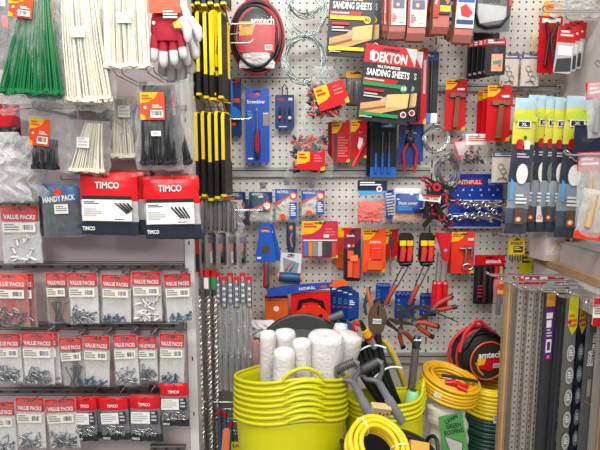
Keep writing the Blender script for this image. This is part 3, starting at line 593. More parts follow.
# --- red and white cards at the upper right
def redcard(b, Y, label, front, rot=0):
    return pack('plier_pack', label, 'carded tool', b, Y, RED if front == 2 else mat('#b9bbbd', .3), ([('r', 0, 0, 1, .35, RED), ('L', .15, .1, .85, .25, 2, WHT), ('r', .1, .42, .9, .62, WHT), ('p', [(.1, .7), (.9, .66), (.95, .95), (.05, .98)], DGR)] if front == 1 else [('r', .1, .04, .9, .12, WHT)]),
        [('tool', lambda mb, w, h: (mb.tube([((.1-.5)*w*.6, -.008, -.12*h), (-.1*w, -.01, -.4*h), (-.22*w, -.01, -.88*h)], .005, BLK), mb.tube([(.25*w, -.008, -.12*h), (-.02*w, -.01, -.4*h), (.16*w, -.01, -.85*h)], .005, DGR)))] if front == 2 else [], rot=rot, group='red carded tools at upper right')
redcard((540, 16, 563, 73), -.1, 'tall red card with black handled pliers beside the cream fitting cards', 2)
for k in range(4): redcard((574-5*k, 20+2*k, 592-5*k, 66+2.5*k), -.12-.03*k, 'small red and grey card, %s of the overlapping row' % ['rightmost', 'third from left', 'second from left', 'frontmost and leftmost'][k], 1, 4)
pack('yellow_card', 'yellow card top peeking above the tall red plier card', 'carded tool', (544, 1, 562, 20), -.04, OYEL, [('r', .1, .2, .6, .4, ORG)])
crumple('clear_parts_bag', 'clear bag of pale parts at the top right corner', (552, -14, 602, 16), -.22, BAGM, 21, .03, .012)
# --- blue left: coping saw, screwdriver card, burr card
pack('saw_card', 'blue card behind a bright blue framed coping saw, left edge of pegboard', 'carded saw', (226, 78, 241, 136), -.03, DBL, [('r', .1, .0, .9, .08, ORG), ('r', .3, .35, .9, .42, ORG), ('r', .1, .76, .6, .82, ORG)],
     [('saw_frame', lambda mb, w, h: (mb.tube([(-.2*w, -.012, .1*h), (-.12*w, -.012, -.3*h), (-.2*w, -.012, -.55*h)], [.006, .0075, .008], mat('#1f7ad2', .35)), mb.prism([(-.45*w, -.5*h), (.1*w, -.5*h), (.45*w, -.58*h), (.5*w, -.7*h), (-.45*w, -.7*h)], -.022, -.006, mat('#1f7ad2', .35)))) ])
def sdr(mb, w, h):
    mb.tube([(0, -.01, -.29*h), (0, -.01, -.56*h)], .0028, CHR); mb.tube([(0, -.01, -.26*h), (0, -.01, -.3*h)], [.001, .004], CHR)
    mb.lathe([(.004, -.54*h), (.009, -.56*h), (.0105, -.6*h), (.008, -.66*h), (.0105, -.74*h), (.0115, -.84*h), (.008, -.93*h), (.001, -.94*h)], mat('#3a3b3f', .5), c=(0, -.012, 0), seg=12)
    for a in (-1, 1): mb.tube([(a*.004, -.0195, -.6*h), (a*.005, -.0215, -.72*h), (a*.003, -.022, -.85*h)], .0035, RED, 6)
pack('screwdriver_card', 'large blue card holding a red and black screwdriver', 'screwdriver', (245, 88, 269, 163), -.05, mat('#2553b4', .3), [('t', 'FAITHFULL', .35, .1, .035, RED, .4), ('p', [(.42, .1), (.52, .05), (.64, .1)], ORG), ('t', 'Screwdriver', .45, .18, .045, WHT, .75), ('r', .74, .32, .98, .5, mat('#8f8a84', .5)), ('r', .75, .33, .97, .34, WHT), ('L', .1, .3, .3, .42, 3, LBLU), ('L', .1, .93, .4, .97, 1, WHT)], [('screwdriver', sdr)])
def burrs(mb, w, h):
    for x, m in ((-.25, BLK), (0, DGR), (.25, BLK)):
        mb.tube([(x*w, -.006, -.35*h), (x*w, -.006, -.5*h), (x*w, -.006, -.8*h)], [.002, .0035, .0014], m)
    mb.ball((-.25*w, -.007, -.66*h), .006, PINK, 1, .6, 1); mb.ball((.27*w, -.007, -.68*h), .0065, WHT, 1, .6, 1)
pack('burr_card', 'small blue card of rotary burrs on a black clip, right of the screwdriver card', 'carded bits', (275, 95, 294, 129), -.04, DBL, [('t', 'FAITHFULL', .3, .13, .06, RED, .4), ('r', .7, .08, .92, .16, WHT), ('L', .2, .92, .8, .96, 1, WHT)], [('burrs', burrs), ('carabiner', lambda mb, w, h: mb.tube([(-.13*w, 0, -.02*h), (-.1*w, 0, .22*h), (0, 0, .32*h), (.14*w, 0, .22*h), (.16*w, 0, -.02*h)], .0022, BLK, 6, True))], sl=False)
# --- generic red/yellow budget card
def AM(v=.24, y=True): return [('p', [(0, 0), (.62, 0), (.5, v*.6), (.28, v), (0, v*1.08)], OYEL), ('L', .05, v*.18, .42, v*.6, 2, RED), ('p', [(.8, 1), (.86, .94), (1, .92), (1, 1)], OYEL)]
def parts_bag(b, card, Y, label, seed):
    t, w_, h_ = wh(b, Y); g = thing('clip_bag', label, 'bag of clips', t, group='clear bags of red and black clips'); rr = random.Random(seed); mb = MB()
    for i in range(110):
        x, z, y = rr.uniform(-.36, .36)*w_, -h_*rr.uniform(.35, .93), -.004-rr.random()*.016; a = rr.uniform(0, PI); L = rr.uniform(.008, .016)
        mb.tube([(x-math.cos(a)*L, y, z-math.sin(a)*L), (x, y-.002, z), (x+math.cos(a)*L, y, z+math.sin(a)*L)], [.003, .006, .0025], mat('#c8382c', .35) if i % 5 < 2 else DGR if i % 5 < 4 else BLK, 5)
    mb.build('clips', g, kind='stuff'); mb = MB(); mb.pouch(w_*1.1, h_*1.03, .028, [(1, BAG)], seed=seed, nx=20, ny=20, amp=.008, low=.8, wav=.016, gather=.55); mb.build('clear_bag', g)
    u0, v0, u1, v1, rot = card; mb = MB(); cw, ch = (u1-u0)*w_, (v1-v0)*h_; mb.box(-cw/2, cw/2, 0, .002, -ch, 0, RED)
    draw(mb, cw, ch, [('p', [(0, 0), (.45, 0), (.45, .5), (.3, .62), (0, .7)], OYEL), ('L', .06, .12, .35, .45, 2, RED), ('L', .6, .15, .9, .6, 3, PINK), ('p', [(.86, .85), (1, .75), (1, 1), (.86, 1)], OYEL)], -.0005)
    mb.build('header_label', g, ((u0+u1)/2*w_-w_/2, -.036, -v0*h_), (0, math.radians(rot), 0)); return g
parts_bag((304, 66, 345, 120), (.2, .36, .94, .8, -18), -.14, 'clear bag of red and black clips with tilted red and yellow card', 4)
parts_bag((287, 116, 331, 176), (.24, .6, .86, .9, 2), -.1, 'clear bag of red and black clips with level red and yellow card, lower one', 9)
pack('bit_case', 'black blister case with yellow top beside the green striped sanding sheets', 'bit set', (346, 71, 368, 106), -.1, mat('#202225', .3), [('r', 0, 0, 1, .2, OYEL), ('L', .2, .05, .9, .14, 1, RED), ('r', .05, .22, .95, .96, DGR)],
     [('bits', lambda mb, w, h: [mb.tube([(x*w, -.008, -.3*h), (x*w, -.008, -.62*h), (x*w, -.008, -.88*h)], [.0012, .003, .0012], m) for x, m in ((-.32, CHR), (-.16, BLK), (0, CHR), (.16, PINK), (.3, WHT))]), ('clear_case', lambda mb, w, h: mb.pouch(w*.95, h*.78, .018, [(1, BAGT)], z=-.2*h, seed=3, amp=.0004, smooth=True))], t=.006)
# --- red carded items
def rcard(b, Y, label, els=(), parts=(), base=RED, v=.24, name='tool_card', cat='carded tool', grp='red and yellow carded tools', rot=0, **k): return pack(name, label, cat, b, Y, base, AM(v)+list(els), parts, rot=rot, group=grp, **k)
rcard((332, 120, 350, 162), -.07, 'red card with grey abrasive block, left of the red scraper card', [('r', .12, .32, .28, .98, DGR), ('L', .35, .4, .9, .9, 8, PINK)], v=.3)
rcard((351, 120, 367, 158), -.07, 'red card with a red plastic trowel hanging crooked', [('L', .5, .3, .95, .7, 4, PINK)], [('trowel', lambda mb, w, h: (mb.prism([(-.1*w, -.4*h), (.3*w, -.3*h), (.42*w, -.62*h), (.1*w, -.66*h)], -.012, -.004, RED), mb.prism([(0, -.45*h), (.25*w, -.5*h), (.1*w, -.85*h), (-.1*w, -.7*h)], -.014, -.012, WHT), mb.tube([(.34*w, -.012, -.6*h), (-.05*w, -.012, -.95*h), (-.35*w, -.012, -1.22*h)], [.007, .006, .009], mat('#e0261f', .35), 8)))], v=.3)
pack('red_card_small', 'thin red card hanging behind the grey block card', 'carded tool', (328, 122, 340, 161), -.03, DRED, [])
# files, snips, long cards
def files(mb, w, h):
    for k, x in enumerate((-.3, -.05, .2)):
        mb.tube([(x*w, -.008, -.18*h), (x*w, -.008, -.6*h)], .0045, DST if k else BLK, 6); mb.tube([(x*w, -.01, -.56*h), (x*w, -.01, -.92*h)], [.0045, .0055], mat('#1f5fc0', .35), 8)
pack('file_set_card', 'black card of blue handled files beside the red scraper card', 'files', (371, 122, 397, 177), -.08, mat('#1b1c1f', .35), [('r', .4, 0, .95, .1, mat('#2a7bd0', .4)), ('t', 'FILES', .66, .055, .05, WHT, .4), ('r', 0, .82, 1, 1, mat('#2a66b8', .4)), ('L', .6, .2, .9, .5, 7, DGR)], [('files', files)], group=None)
pack('file_set_card', 'black card edge just left behind the blue handled files', 'files', (367, 121, 378, 176), -.04, mat('#1b1c1f', .35), [('r', .3, 0, .95, .1, mat('#2a7bd0', .4))])
def snips(mb, w, h, m1=RED):
    mb.ball((0, -.012, -.32*h), .016, BLK, 1, .4, 1); mb.tube([(-.1*w, -.01, -.3*h), (.02*w, -.01, -.05*h)], [.007, .002], DGR); mb.tube([(.1*w, -.01, -.3*h), (0, -.01, -.05*h)], [.007, .002], DGR)
    for a in (-1, 1): mb.tube([(a*.1*w, -.012, -.38*h), (a*.3*w, -.012, -.55*h), (a*.22*w, -.012, -.98*h)], [.004, .0055, .005], m1 if a > 0 else mat('#b01c22', .4), 8)
pack('plier_card', 'blue card of red handled pliers right of the files', 'pliers', (399, 125, 421, 164), -.09, mat('#1c3f86', .35), [('t', 'FAITHFULL', .3, .08, .05, RED, .5), ('L', .3, .14, .8, .24, 2, WHT)], [('pliers', lambda mb, w, h: snips(mb, w, h*1.25))])
pack('blue_card', 'blue and white card seen behind the red handled pliers', 'carded tool', (408, 121, 424, 162), -.04, mat('#2b55a8', .35), [('L', .3, .1, .8, .9, 9, WHT)])
rcard((412, 48, 428, 124), -.14, 'long red card with black handle beside the tilted sanding sheets', [('r', .0, .28, .12, .96, WHT), ('r', .75, .16, .9, .6, mat('#b8babc', .3))], [('tool', lambda mb, w, h: mb.tube([(.0, -.008, -.2*h), (.0, -.008, -.62*h), (-.05*w, -.008, -.95*h)], [.004, .005, .008], BLK))], v=.2)
pack('blade_card', 'long black card with blue foot beside the long red card', 'blades', (425, 52, 439, 123), -.11, mat('#2b2c30', .3), [('r', 0, 0, 1, .12, mat('#274f92', .4)), ('L', .2, .03, .8, .09, 1, WHT), ('r', .02, .86, .55, 1, mat('#3f7fd0', .4)), ('r', .55, .86, 1, 1, WHT)], [('blade', lambda mb, w, h: mb.tube([(.0, -.005, -.14*h), (.0, -.005, -.84*h)], .005, mat('#55575a', .3, .8), 4))])
def hksaw(mb, w, h): mb.box(-.32*w, .42*w, -.012, -.003, -.36*h, -.28*h, mat('#8a5a40', .5)); mb.prism([(-.05*w, -.34*h), (.15*w, -.34*h), (.1*w, -.95*h), (-.14*w, -.95*h)], -.012, -.003, mat('#7a4a30', .5))
rcard((446, 79, 467, 130), -.06, 'red card with a brown wooden handled tool, alone on the pegboard', [('r', .55, .18, .9, .22, WHT)], [('tool', hksaw)], v=.2)
for k in range(3):
    rcard((478+5*k, 91-3*k, 496+8*k, 137+2*k), -.06-.045*k, ['red tool card at the back of three red cards', 'red tool card in the middle of three red cards', 'red card with brown wooden handled tool, front of three'][k], [('r', .6, .18, .9, .22, WHT)], [('tool', hksaw)] if k == 2 else [], v=.2)
pack('key_blank_pack', 'red and white pack of small grey clips above the spanner rack', 'small parts', (463, 134, 488, 164), -.12, None, [], [('parts', screws(26, .014, .45, .95, DST, .003, dy=.012, seed=9), 'stuff'), ('header_card', [('r', .1, 0, .95, .36, WHT), ('L', .2, .06, .9, .28, 3, RED)], None, .004)], bag=BAG, bagd=.016)
pack('red_strap_pack', 'red and clear pack lying behind the small grey clips', 'small parts', (452, 138, 470, 158), -.05, mat('#e05a68', .4), [('p', [(.1, .1), (.9, .3), (.7, .9), (.1, .8)], mat('#f0d8d8', .4))], rot=-20)
for k, (b, Y_, lab) in enumerate([((511, 98, 531, 138), -.1, 'red and white clear pack upper one between red cards and yellow bags'), ((510, 130, 527, 160), -.06, 'red and cream pack just below the upper red and white pack')]):
    pack('hanging_pack', lab, 'small parts', b, Y_, mat('#d9d0c8', .4), [('r', 0, 0, 1, .22, RED), ('L', .1, .05, .9, .17, 2, WHT), ('p', [(.2, .4), (.8, .35), (.7, .7), (.3, .75)], TAN), ('r', 0, .8, 1, .92, RED)], bag=BAG)
# --- spanner rack
g = pack('spanner_rack', 'blue spanner rack card with white figures and red logo', 'spanner display', (450, 174, 503, 228), -.03, mat('#1e40a8', .35),
     [('r', .1, .09, .62, .2, RED), ('t', 'FAITHFULL', .36, .147, .07, WHT, .48), ('t', 'Box', .8, .13, .07, WHT, .22), ('L', .72, .19, .9, .22, 1, LBLU)]+[('t', 'x', .1+.16*k, .28, .05, WHT, .06) for k in range(6)]+[('t', 'v', .16+.22*k, .38, .05, WHT, .05) for k in range(4)]+[('r', 0, .475, 1, .49, WHT), ('r', 0, .72, 1, .735, LBLU), ('r', 0, .97, 1, 1, LGR)], t=.006, sl=False)
def spanner(px, py, Y, L, label, ang=0, ringe=True):
    c = at(px, py, Y); g = thing('spanner', label, 'spanner', c, (0, math.radians(ang), 0), 'silver spanners on the blue rack'); mb = MB(); r = L*.13
    mb.tube([(-L*.36, 0, 0), (0, 0, 0), (L*.36, 0, 0)], [r*.45, r*.35, r*.45], CHR, 8, flat=.5)
    mb.tube(ring(-L*.42, 0, r*.8, r*.8, 16), r*.32, CHR, 8, True)
    mb.prism([(L*.34, r*.9), (L*.46, r*1.1), (L*.54, r*.8), (L*.46, r*.35), (L*.46, -r*.35), (L*.54, -r*.8), (L*.46, -r*1.1), (L*.34, -r*.9)], -r*.3, r*.3, CHR)
    mb.build('spanner_body', g); return g
for k in range(6): spanner(470+6*k, 203+(k % 2)*3, -.055-.012*k, .085, 'silver spanner on the upper row, number %s along' % ['first from left', 'second', 'third', 'fourth', 'fifth', 'last'][k], 4-3*k)
for k in range(7): spanner(461+7*k, 216+(k % 2)*2, -.055-.01*k, .08+(.02 if k == 0 else 0), 'silver spanner on the lower row, %s' % ['large one at the left', 'next to the large one', 'third along', 'middle one', 'third from the right end', 'second from the right end', 'at the right end'][k], -6+5*k)
# --- clamps
def spring_clamp(px, py, Y, ang, label, sc_=1):
    c = at(px, py, Y); g = thing('spring_clamp', label, 'clamp', c, (0, math.radians(ang), 0), 'black and red spring clamps'); s = .05*sc_
    for q, n in ((1, 'arm'), (-1, 'arm')):
        mb = MB(); mb.prism([(-s*1.1, q*s*.12), (-s*.3, q*s*.3), (s*.2, q*s*.42), (s*1.2, q*s*.75), (s*1.25, q*s*.5), (s*.3, q*s*.06), (-s*.4, q*s*.02)], -.008, .008, BLK); mb.build(n, g)
        mb = MB(); mb.ball((-s*1.05, 0, q*s*.14), s*.16, RED, 1, .9, .7); mb.build('jaw_pad', g)
    mb = MB(); mb.disc(0, 0, s*.3, -.011, .011, mat('#d6202a', .35)); mb.disc(0, 0, s*.14, -.012, -.011, BLK); mb.build('pivot', g)
spring_clamp(436, 187, -.13, 35, 'black spring clamp with red pivot, topmost of the bunch'); spring_clamp(443, 197, -.11, 200, 'black spring clamp pointing right with red tip'); spring_clamp(431, 200, -.15, 80, 'black spring clamp hanging by the white label')
spring_clamp(434, 211, -.12, 150, 'black spring clamp lower in the bunch'); spring_clamp(441, 217, -.09, 215, 'black spring clamp lowest of the bunch', .9)
mb = MB(); mb.box(-.04, .035, -.001, 0, -.022, 0, WHT); draw(mb, .07, .022, [('r', .05, .0, .95, .3, RED), ('t', 'DEKTON', .5, .55, .4, BLK, .8)], -.0015); tag(mb.build('clamp_label', loc=at(431, 195, -.175), rot=(0, .1, 0)), 'white and red label strapped across the black clamps', 'label')
# --- rag and cloth packs
def clothpack(b, Y, label, m, els, seed, grp='clear packs of cloths and covers', contents=None):
    return pack('cloth_pack', label, 'packed cloths', b, Y, None, [], [('cloth', lambda mb, w, h: mb.pouch(w*.92, h*.86, .014, [(1, m)], z=-.1*h, seed=seed, amp=.004)), ('paper_insert', els, None, .015)], bag=BAG, bagd=.02, group=grp)
CO = mat('#dcdad2', .8, bump=.5, scale=120)
clothpack((224, 190, 246, 219), -.03, 'blue labelled pack behind the dense wire rack at left edge of pegboard', CO, [('r', .0, .05, 1, .4, DBL), ('t', 'FAITHFULL', .4, .15, .1, WHT, .6), ('r', 0, .25, .5, .34, ORG), ('c', .75, .5, .16, ORG)], 1)
clothpack((249, 189, 273, 222), -.08, 'clear pack of white cloths with navy and orange insert, left of three', CO, [('p', [(.02, .08), (.98, .08), (.98, .4), (.5, .46), (.02, .6)], DBL), ('p', [(.02, .6), (.5, .46), (.98, .4), (.98, .44), (.5, .5), (.02, .66)], ORG), ('t', 'FAITHFULL', .35, .15, .07, WHT, .5), ('r', .4, .2, .6, .25, WHT), ('c', .75, .5, .19, ORG), ('c', .75, .5, .14, WHT), ('L', .4, .6, .9, .72, 2, DGR), ('L', .05, .1, .2, .4, 4, GRN)], 2)
for b, lab, sd in [((275, 186, 298, 221), 'clear pack of white cloths with blue side panel, middle of three', 3), ((301, 188, 325, 216), 'clear pack of white cloths with blue panel, right of three above the tool strip card', 4)]:
    clothpack(b, -.06, lab, CO, [('p', [(.02, .08), (.98, .08), (.98, .2), (.5, .3), (.02, .45)], mat('#1d55b0', .35)), ('p', [(.02, .45), (.5, .3), (.6, .3), (.02, .53)], ORG), ('t', 'FAITHFULL', .35, .16, .07, WHT, .5), ('r', .64, .45, .95, .92, mat('#1d55b0', .35)), ('L', .68, .5, .9, .86, 6, WHT), ('c', .8, .27, .18, ORG), ('c', .8, .27, .1, WHT), ('p', [(.18, .92), (.25, .78), (.4, .78), (.5, .92)], ORG)], sd)
clothpack((238, 196, 250, 226), -.02, 'narrow blue pack between two cloth packs', DBL, [('r', .1, .1, .9, .4, DBL)], 8)
pack('refill_pack', 'clear bag of salmon pink granules with navy header', 'bag of plugs', (357, 180, 386, 223), -.1, None, [], [('pink_pieces', lambda mb, w, h: (mb.pouch(w*.93, h*.48, .016, [(1, mat('#ef6e66', .6, bump=.8, scale=160, var=.25))], z=-.5*h, seed=6, amp=.004), screws(50, .01, .55, .95, mat('#f07a70', .5), .0028, dy=.014, seed=5, head=False)(mb, w, h)), 'stuff'),
     ('header_card', [('r', 0, .0, 1, .24, NVY), ('p', [(0, .24), (1, .24), (.9, .3), (.1, .36)], LBLU), ('L', .08, .04, .8, .14, 2, WHT), ('c', .74, .2, .1, WHT), ('c', .74, .2, .06, RED)], None, .019)], bag=BAG, bagd=.02)
pack('blue_label_pack', 'narrow blue and white pack leaning behind the salmon bag', 'packed cloths', (383, 190, 396, 219), -.05, mat('#2a58ae', .35), [('L', .15, .1, .85, .9, 8, WHT)], rot=-8)
pack('dust_cover_pack', 'wide pale pack with blue label and orange dust cover inside', 'packed cloths', (394, 186, 424, 222), -.1, None, [], [('cover', lambda mb, w, h: mb.pouch(w*.95, h*.9, .012, [(.5, mat('#dcdcda', .6)), (1, mat('#d7a87e', .6))], z=-.06*h, seed=11, amp=.004)),
     ('paper_insert', [('r', .04, .2, .95, .74, mat('#1c4fa4', .35)), ('r', .5, .16, .62, .24, WHT), ('L', .08, .34, .2, .4, 1, WHT), ('t', 'Dust cover', .45, .46, .08, CRM, .7), ('L', .1, .54, .6, .68, 3, LBLU), ('c', .82, .3, .1, LBLU), ('r', .84, .6, .95, .7, CRM)], None, .014)], bag=BAG, bagd=.018)
# --- strip card and sponge cards
rcard((302, 221, 338, 258), -.08, 'wide pink-red card with row of coloured abrasive strips', [('L', .65, .2, .92, .42, 3, PINK), ('r', .6, .36, .75, .44, WHT), ('r', .03, .5, .97, .53, WHT)]+[('x', .05+.13*k, .55, .17+.13*k, .94, .002, .006, m) for k, m in enumerate([mat('#2c6fc8', .5), mat('#d9822c', .5), mat('#7f8a90', .6), LGR, mat('#3c3c40', .6), DGR, mat('#c43c3c', .5)])], base=mat('#c42a4a', .35), v=.34, name='abrasive_strip_card', cat='abrasive strips', grp=None)
pack('sponge_card', 'orange and yellow card edge left of the navy sponge card', 'carded tool', (336, 227, 352, 268), -.03, mat('#e0561c', .4), [('r', 0, 0, .9, .25, OYEL)])
pack('sponge_card', 'navy card holding orange blocks in the middle of the pegboard', 'carded tool', (344, 228, 361, 281), -.08, mat('#1c2038', .35), [('p', [(0, 0), (1, 0), (1, .2), (.3, .42), (0, .36)], mat('#7a1630', .4)), ('p', [(0, 0), (.6, 0), (.1, .16), (0, .2)], RED), ('t', 'blocks', .4, .14, .04, WHT, .5), ('c', .3, .33, .09, WHT), ('c', .55, .33, .09, PINK)],
     [('orange_blocks', [('x', .2, .42, .55, .56, .0, .02, mat('#e8592a', .5)), ('x', .22, .6, .5, .9, .0, .02, mat('#e8592a', .5)), ('x', .55, .56, .92, .92, .0, .016, mat('#d8401e', .5)), ('x', .36, .5, .8, .6, .0, .022, mat('#f07a48', .5))])])
rcard((363, 229, 386, 272), -.06, 'orange card with red plastic stripper under clear blister', [('t', 'STRIPPER', .55, .3, .045, WHT, .55), ('L', .3, .68, .8, .72, 1, WHT)], [('stripper', [('x', .35, .33, .8, .68, .0, .014, mat('#ef3a22', .35)), ('x', .2, .72, .85, .93, .0, .012, mat('#e85a1c', .35)), ('x', .4, .42, .75, .45, .014, .016, PINK)])], base=mat('#f0521a', .35), v=.24, name='stripper_card', grp=None)
rcard((384, 229, 398, 258), -.03, 'red and yellow card with silver bladed knife beside the orange stripper card', [], [('knife', lambda mb, w, h: (mb.prism([(-.1*w, -.1*h), (.2*w, -.3*h), (.15*w, -.65*h), (-.2*w, -.5*h)], -.006, -.002, STL), mb.tube([(-.05*w, -.006, -.6*h), (.0, -.006, -1.55*h)], .003, CHR)))], v=.5, grp=None)
# --- glue guns / caulk tools
def wire_stripper(px, py, Y, label, ang=0, lean=20):
    c = at(px, py, Y); g = thing('pruning_tool', label, 'garden tool', c, (0, math.radians(ang), 0), 'black and red carded long tools'); s = SC(Y)
    mb = MB(); mb.prism([(-7*s, 0), (-5*s, 3*s), (5*s, 3*s), (8*s, -1*s), (8*s, -26*s), (4*s, -32*s), (-5*s, -31*s), (-8*s, -24*s)], 0, .012, BLK); mb.build('black_card', g)
    for k in range(2):
        mb = MB(); x = -4*s+k*7*s; mb.tube([(x, -.01, -5*s), (x+s, -.014, -14*s), (x, -.012, -25*s)], [.008, .011, .009], mat('#d2382a', .35), 10, flat=.6); mb.box(x-3*s, x+3*s, -.022, -.012, -9*s, -4*s, OYEL if k else YEL); mb.build('red_grip', g)
    mb = MB(); dx = -math.tan(math.radians(lean)); P = lambda d, o: (o+dx*d, -.004, -30*s-d)
    mb.tube([P(0, -2.4*s), P(22*s, -2.2*s)], .0026, DGR); mb.tube([P(0, 3.5*s), P(22*s, 3*s)], .0026, DST); mb.tube([P(-1*s, -5*s), P(-2*s, 5*s)], .006, BLK); mb.build('twin_shafts', g)
    mb = MB(); mb.tube([P(20*s, .4*s), P(22*s, .4*s), P(38*s, .2*s), P(41*s, 0)], [.006, .009, .008, .006], mat('#a03a2c', .45), 10); mb.build('lower_grip', g)
    return g
wire_stripper(406, 236, -.14, 'black and red long tool with rusty red grip, left of the pair', 0, 26)
wire_stripper(427, 236, -.14, 'black and red long tool with shafts leaning left, right of the pair', 0, 22)
# red screwdrivers
def rsd(px, Y, label, k):
    c = at(px, 252, Y); g = thing('red_screwdriver', label, 'screwdriver', c, (0, math.radians(1), 0), 'red handled screwdrivers'); s = SC(Y)
    mb = MB(); mb.tube([(1*s, 0, 0), (0, 0, -34*s)], .0032, CHR); mb.build('shaft', g)
    mb = MB(); mb.lathe([(.001, 0), (.010, 0), (.0125, -.006), (.0115, -8*s), (.0125, -12*s), (.0135, -25*s), (.011, -27.5*s), (.001, -28*s)], mat('#e01c22', .25), c=(0, 0, -31*s), seg=8, smooth=False); mb.build('handle', g)
for k, (px, Y) in enumerate([(437, -.1), (441, -.13), (447, -.1)]): rsd(px, Y, ['red handled screwdriver left of three', 'red handled screwdriver middle of three and nearest', 'red handled screwdriver right of three'][k], k)
pack('screwdriver_header', 'red tapering card clipped over the red screwdriver shafts', 'carded tool', (434, 232, 452, 262), -.16, None, [], [('card', [('pp', [(.02, 0), (.98, .04), (.85, .95), (.62, 1)], .0, .002, RED), ('cyl', .66, .6, .09, .002, .003, LBLU), ('pp', [(.1, .04), (.5, .9), (.58, .95), (.2, .04)], .002, .0024, DRED), ('r', .3, .08, .8, .12, WHT)])])
rcard((452, 232, 475, 273), -.1, 'orange-red card with silver clamp under clear blister', [('r', .7, .15, .95, .2, WHT)], [('clamp', lambda mb, w, h: (mb.tube([(.12*w, -.01, -.32*h), (.1*w, -.01, -.75*h)], .006, STL), mb.tube([(-.15*w, -.01, -.4*h), (.4*w, -.01, -.38*h)], .0045, STL), mb.tube(ring(.2*w, -.83*h, .22*w, .07*h, 14, y=-.012), .0035, CHR, 6, True), mb.tube([(.36*w, -.01, -.34*h), (.36*w, -.01, -.6*h)], .005, STL)))], base=mat('#e2331e', .35), v=.22, name='clamp_card', grp=None)
rcard((448, 234, 462, 273), -.04, 'orange-red card edge hidden behind the silver clamp card', [], [], base=mat('#c92a18', .35), v=.22, name='clamp_card', grp=None)
# knife set pack
def knives(mb, w, h):
    for k, (x, m) in enumerate([(-.36, BLK), (-.18, mat('#3a2022', .5)), (.02, BLK), (.2, RED), (.36, mat('#c08a5a', .5))]):
        mb.tube([(x*w, -.008, -.22*h), (x*w*1.05, -.012, -.5*h), (x*w*.98, -.01, -.95*h)], [.007, .009, .0075], m, 8)
    for k in range(4): mb.box((-.42)*w, (-.28)*w, -.022, -.017, -(.62+.07*k)*h, -(.59+.07*k)*h, mat('#9a1c24', .5))
pack('knife_set', 'red headed pack of black handled knives above the black round bag', 'knife set', (475, 255, 505, 304), -.1, mat('#242224', .4), [('r', 0, 0, 1, .2, RED), ('t', 'amtech', .62, .12, .08, WHT, .5)], [('knives', knives)])
pack('key_card', 'yellow card of small hex keys right of the red pegboard packs', 'carded tool', (509, 238, 525, 256), -.16, mat('#e4c010', .35), [('t', 'STANLEY', .5, .3, .14, BLK, .8), ('r', .3, .45, .9, .8, mat('#3c3a20', .4)), ('L', .35, .5, .8, .7, 2, YEL)], [('hex_keys', lambda mb, w, h: [mb.tube([(x*w, -.003, -.9*h), (x*w, -.003, -1.18*h), ((x+.06)*w, -.003, -1.25*h)], .002, DST, 6) for x in (-.4, -.24, -.08, .08, .24, .4)])])
pack('yellow_pack', 'plain yellow pack low behind the hex key card', 'pack', (520, 251, 533, 278), -.03, mat('#d8c81c', .4), [('L', .2, .2, .8, .5, 2, DGR)])
for k in range(5): pass
# filling knives
def fk(b, Y, label, m, rot=0): 
    return pack('filling_knife', label, 'filling knife', b, Y, None, [], [('blade_guard', lambda mb, w, h: (mb.prism([(-.22*w, 0), (.22*w, 0), (.5*w, -.86*h), (.44*w, -h), (-.44*w, -h), (-.5*w, -.86*h)], -.003, .003, m), draw(mb, w, h, [('r', -.0+.34, .12, .66, .16, RED), ('t', 'FAITHFULL', .5, .2, .05, WHT, .4), ('r', .3, .58, .7, .76, mat('#5c4a30', .4)), ('r', .08, .86, .28, .92, WHT)], -.0035)))], rot=rot, group='blue filling knives')
fk((255, 223, 276, 262), -.1, 'blue guarded filling knife, frontmost, above the red grip', mat('#1f5cc4', .35)); fk((258, 224, 279, 261), -.08, 'blue guarded filling knife just behind the front one', mat('#1d52b0', .35), -3)
c = at(266, 262, -.1); g = thing('red_grip_tool', 'red and grey tool handle hanging under the blue filling knives', 'tool', c); s = SC(-.1)
mb = MB(); mb.lathe([(.002, 1*s), (.008, 0), (.011, -4*s), (.0095, -12*s), (.013, -22*s), (.012, -26*s), (.001, -28*s)], mat('#4e5054', .5), seg=14); mb.build('grip', g)
mb = MB(); mb.tube([(-.004, -.009, -1*s), (-.004, -.0095, -12*s), (-.005, -.0125, -24*s)], [.004, .005, .006], RED); mb.build('red_inlay', g)
c = at(291, 223, -.06); g = thing('putty_tool', 'dark blue handled tool with orange inlay under the cloth packs', 'tool', c); s = SC(-.06)
mb = MB(); mb.tube([(0, 0, 0), (0, 0, -8*s), (0, 0, -22*s), (0, 0, -30*s)], [.016, .018, .017, .012], mat('#1c4068', .45), 12, flat=.5); mb.build('handle', g)
mb = MB(); mb.ball((0, -.008, -5*s), .008, LOR, 1, .5, 1.2); mb.tube([(.004, -.008, -10*s), (-.002, -.009, -16*s), (.004, -.008, -24*s)], .003, LOR); mb.build('orange_inlay', g)
g = pack('tube_card', 'pale card with a blue and orange cylinder across it', 'carded tool', (281, 253, 302, 285), -.09, mat('#d5d7d8', .4), [('p', [(.1, .15), (.9, .3), (.8, .7), (.2, .6)], mat('#8792a0', .4)), ('t', 'TIMCO', .45, .12, .05, mat('#b02030', .4), .6), ('p', [(.5, .3), (.6, .2), (.3, .6), (.25, .55)], RED), ('p', [(.7, .3), (.75, .25), (.5, .6), (.46, .55)], DBL)],
     [('cylinder', lambda mb, w, h: mb.lathe([(.001, -.5*w), (.016, -.5*w), (.018, -.45*w), (.018, .45*w), (.016, .5*w), (.001, .5*w)], mat('#1f4776', .4), c=(0, -.02, -.72*h), axis='x', seg=16)), ('orange_caps', lambda mb, w, h: [mb.lathe([(.001, a), (.014, a), (.016, a+.004), (.014, a+.009), (.001, a+.009)], LOR, c=(0, -.02, -.72*h), axis='x', seg=14) for a in (-.5*w-.007, .5*w-.002)])], rot=4)
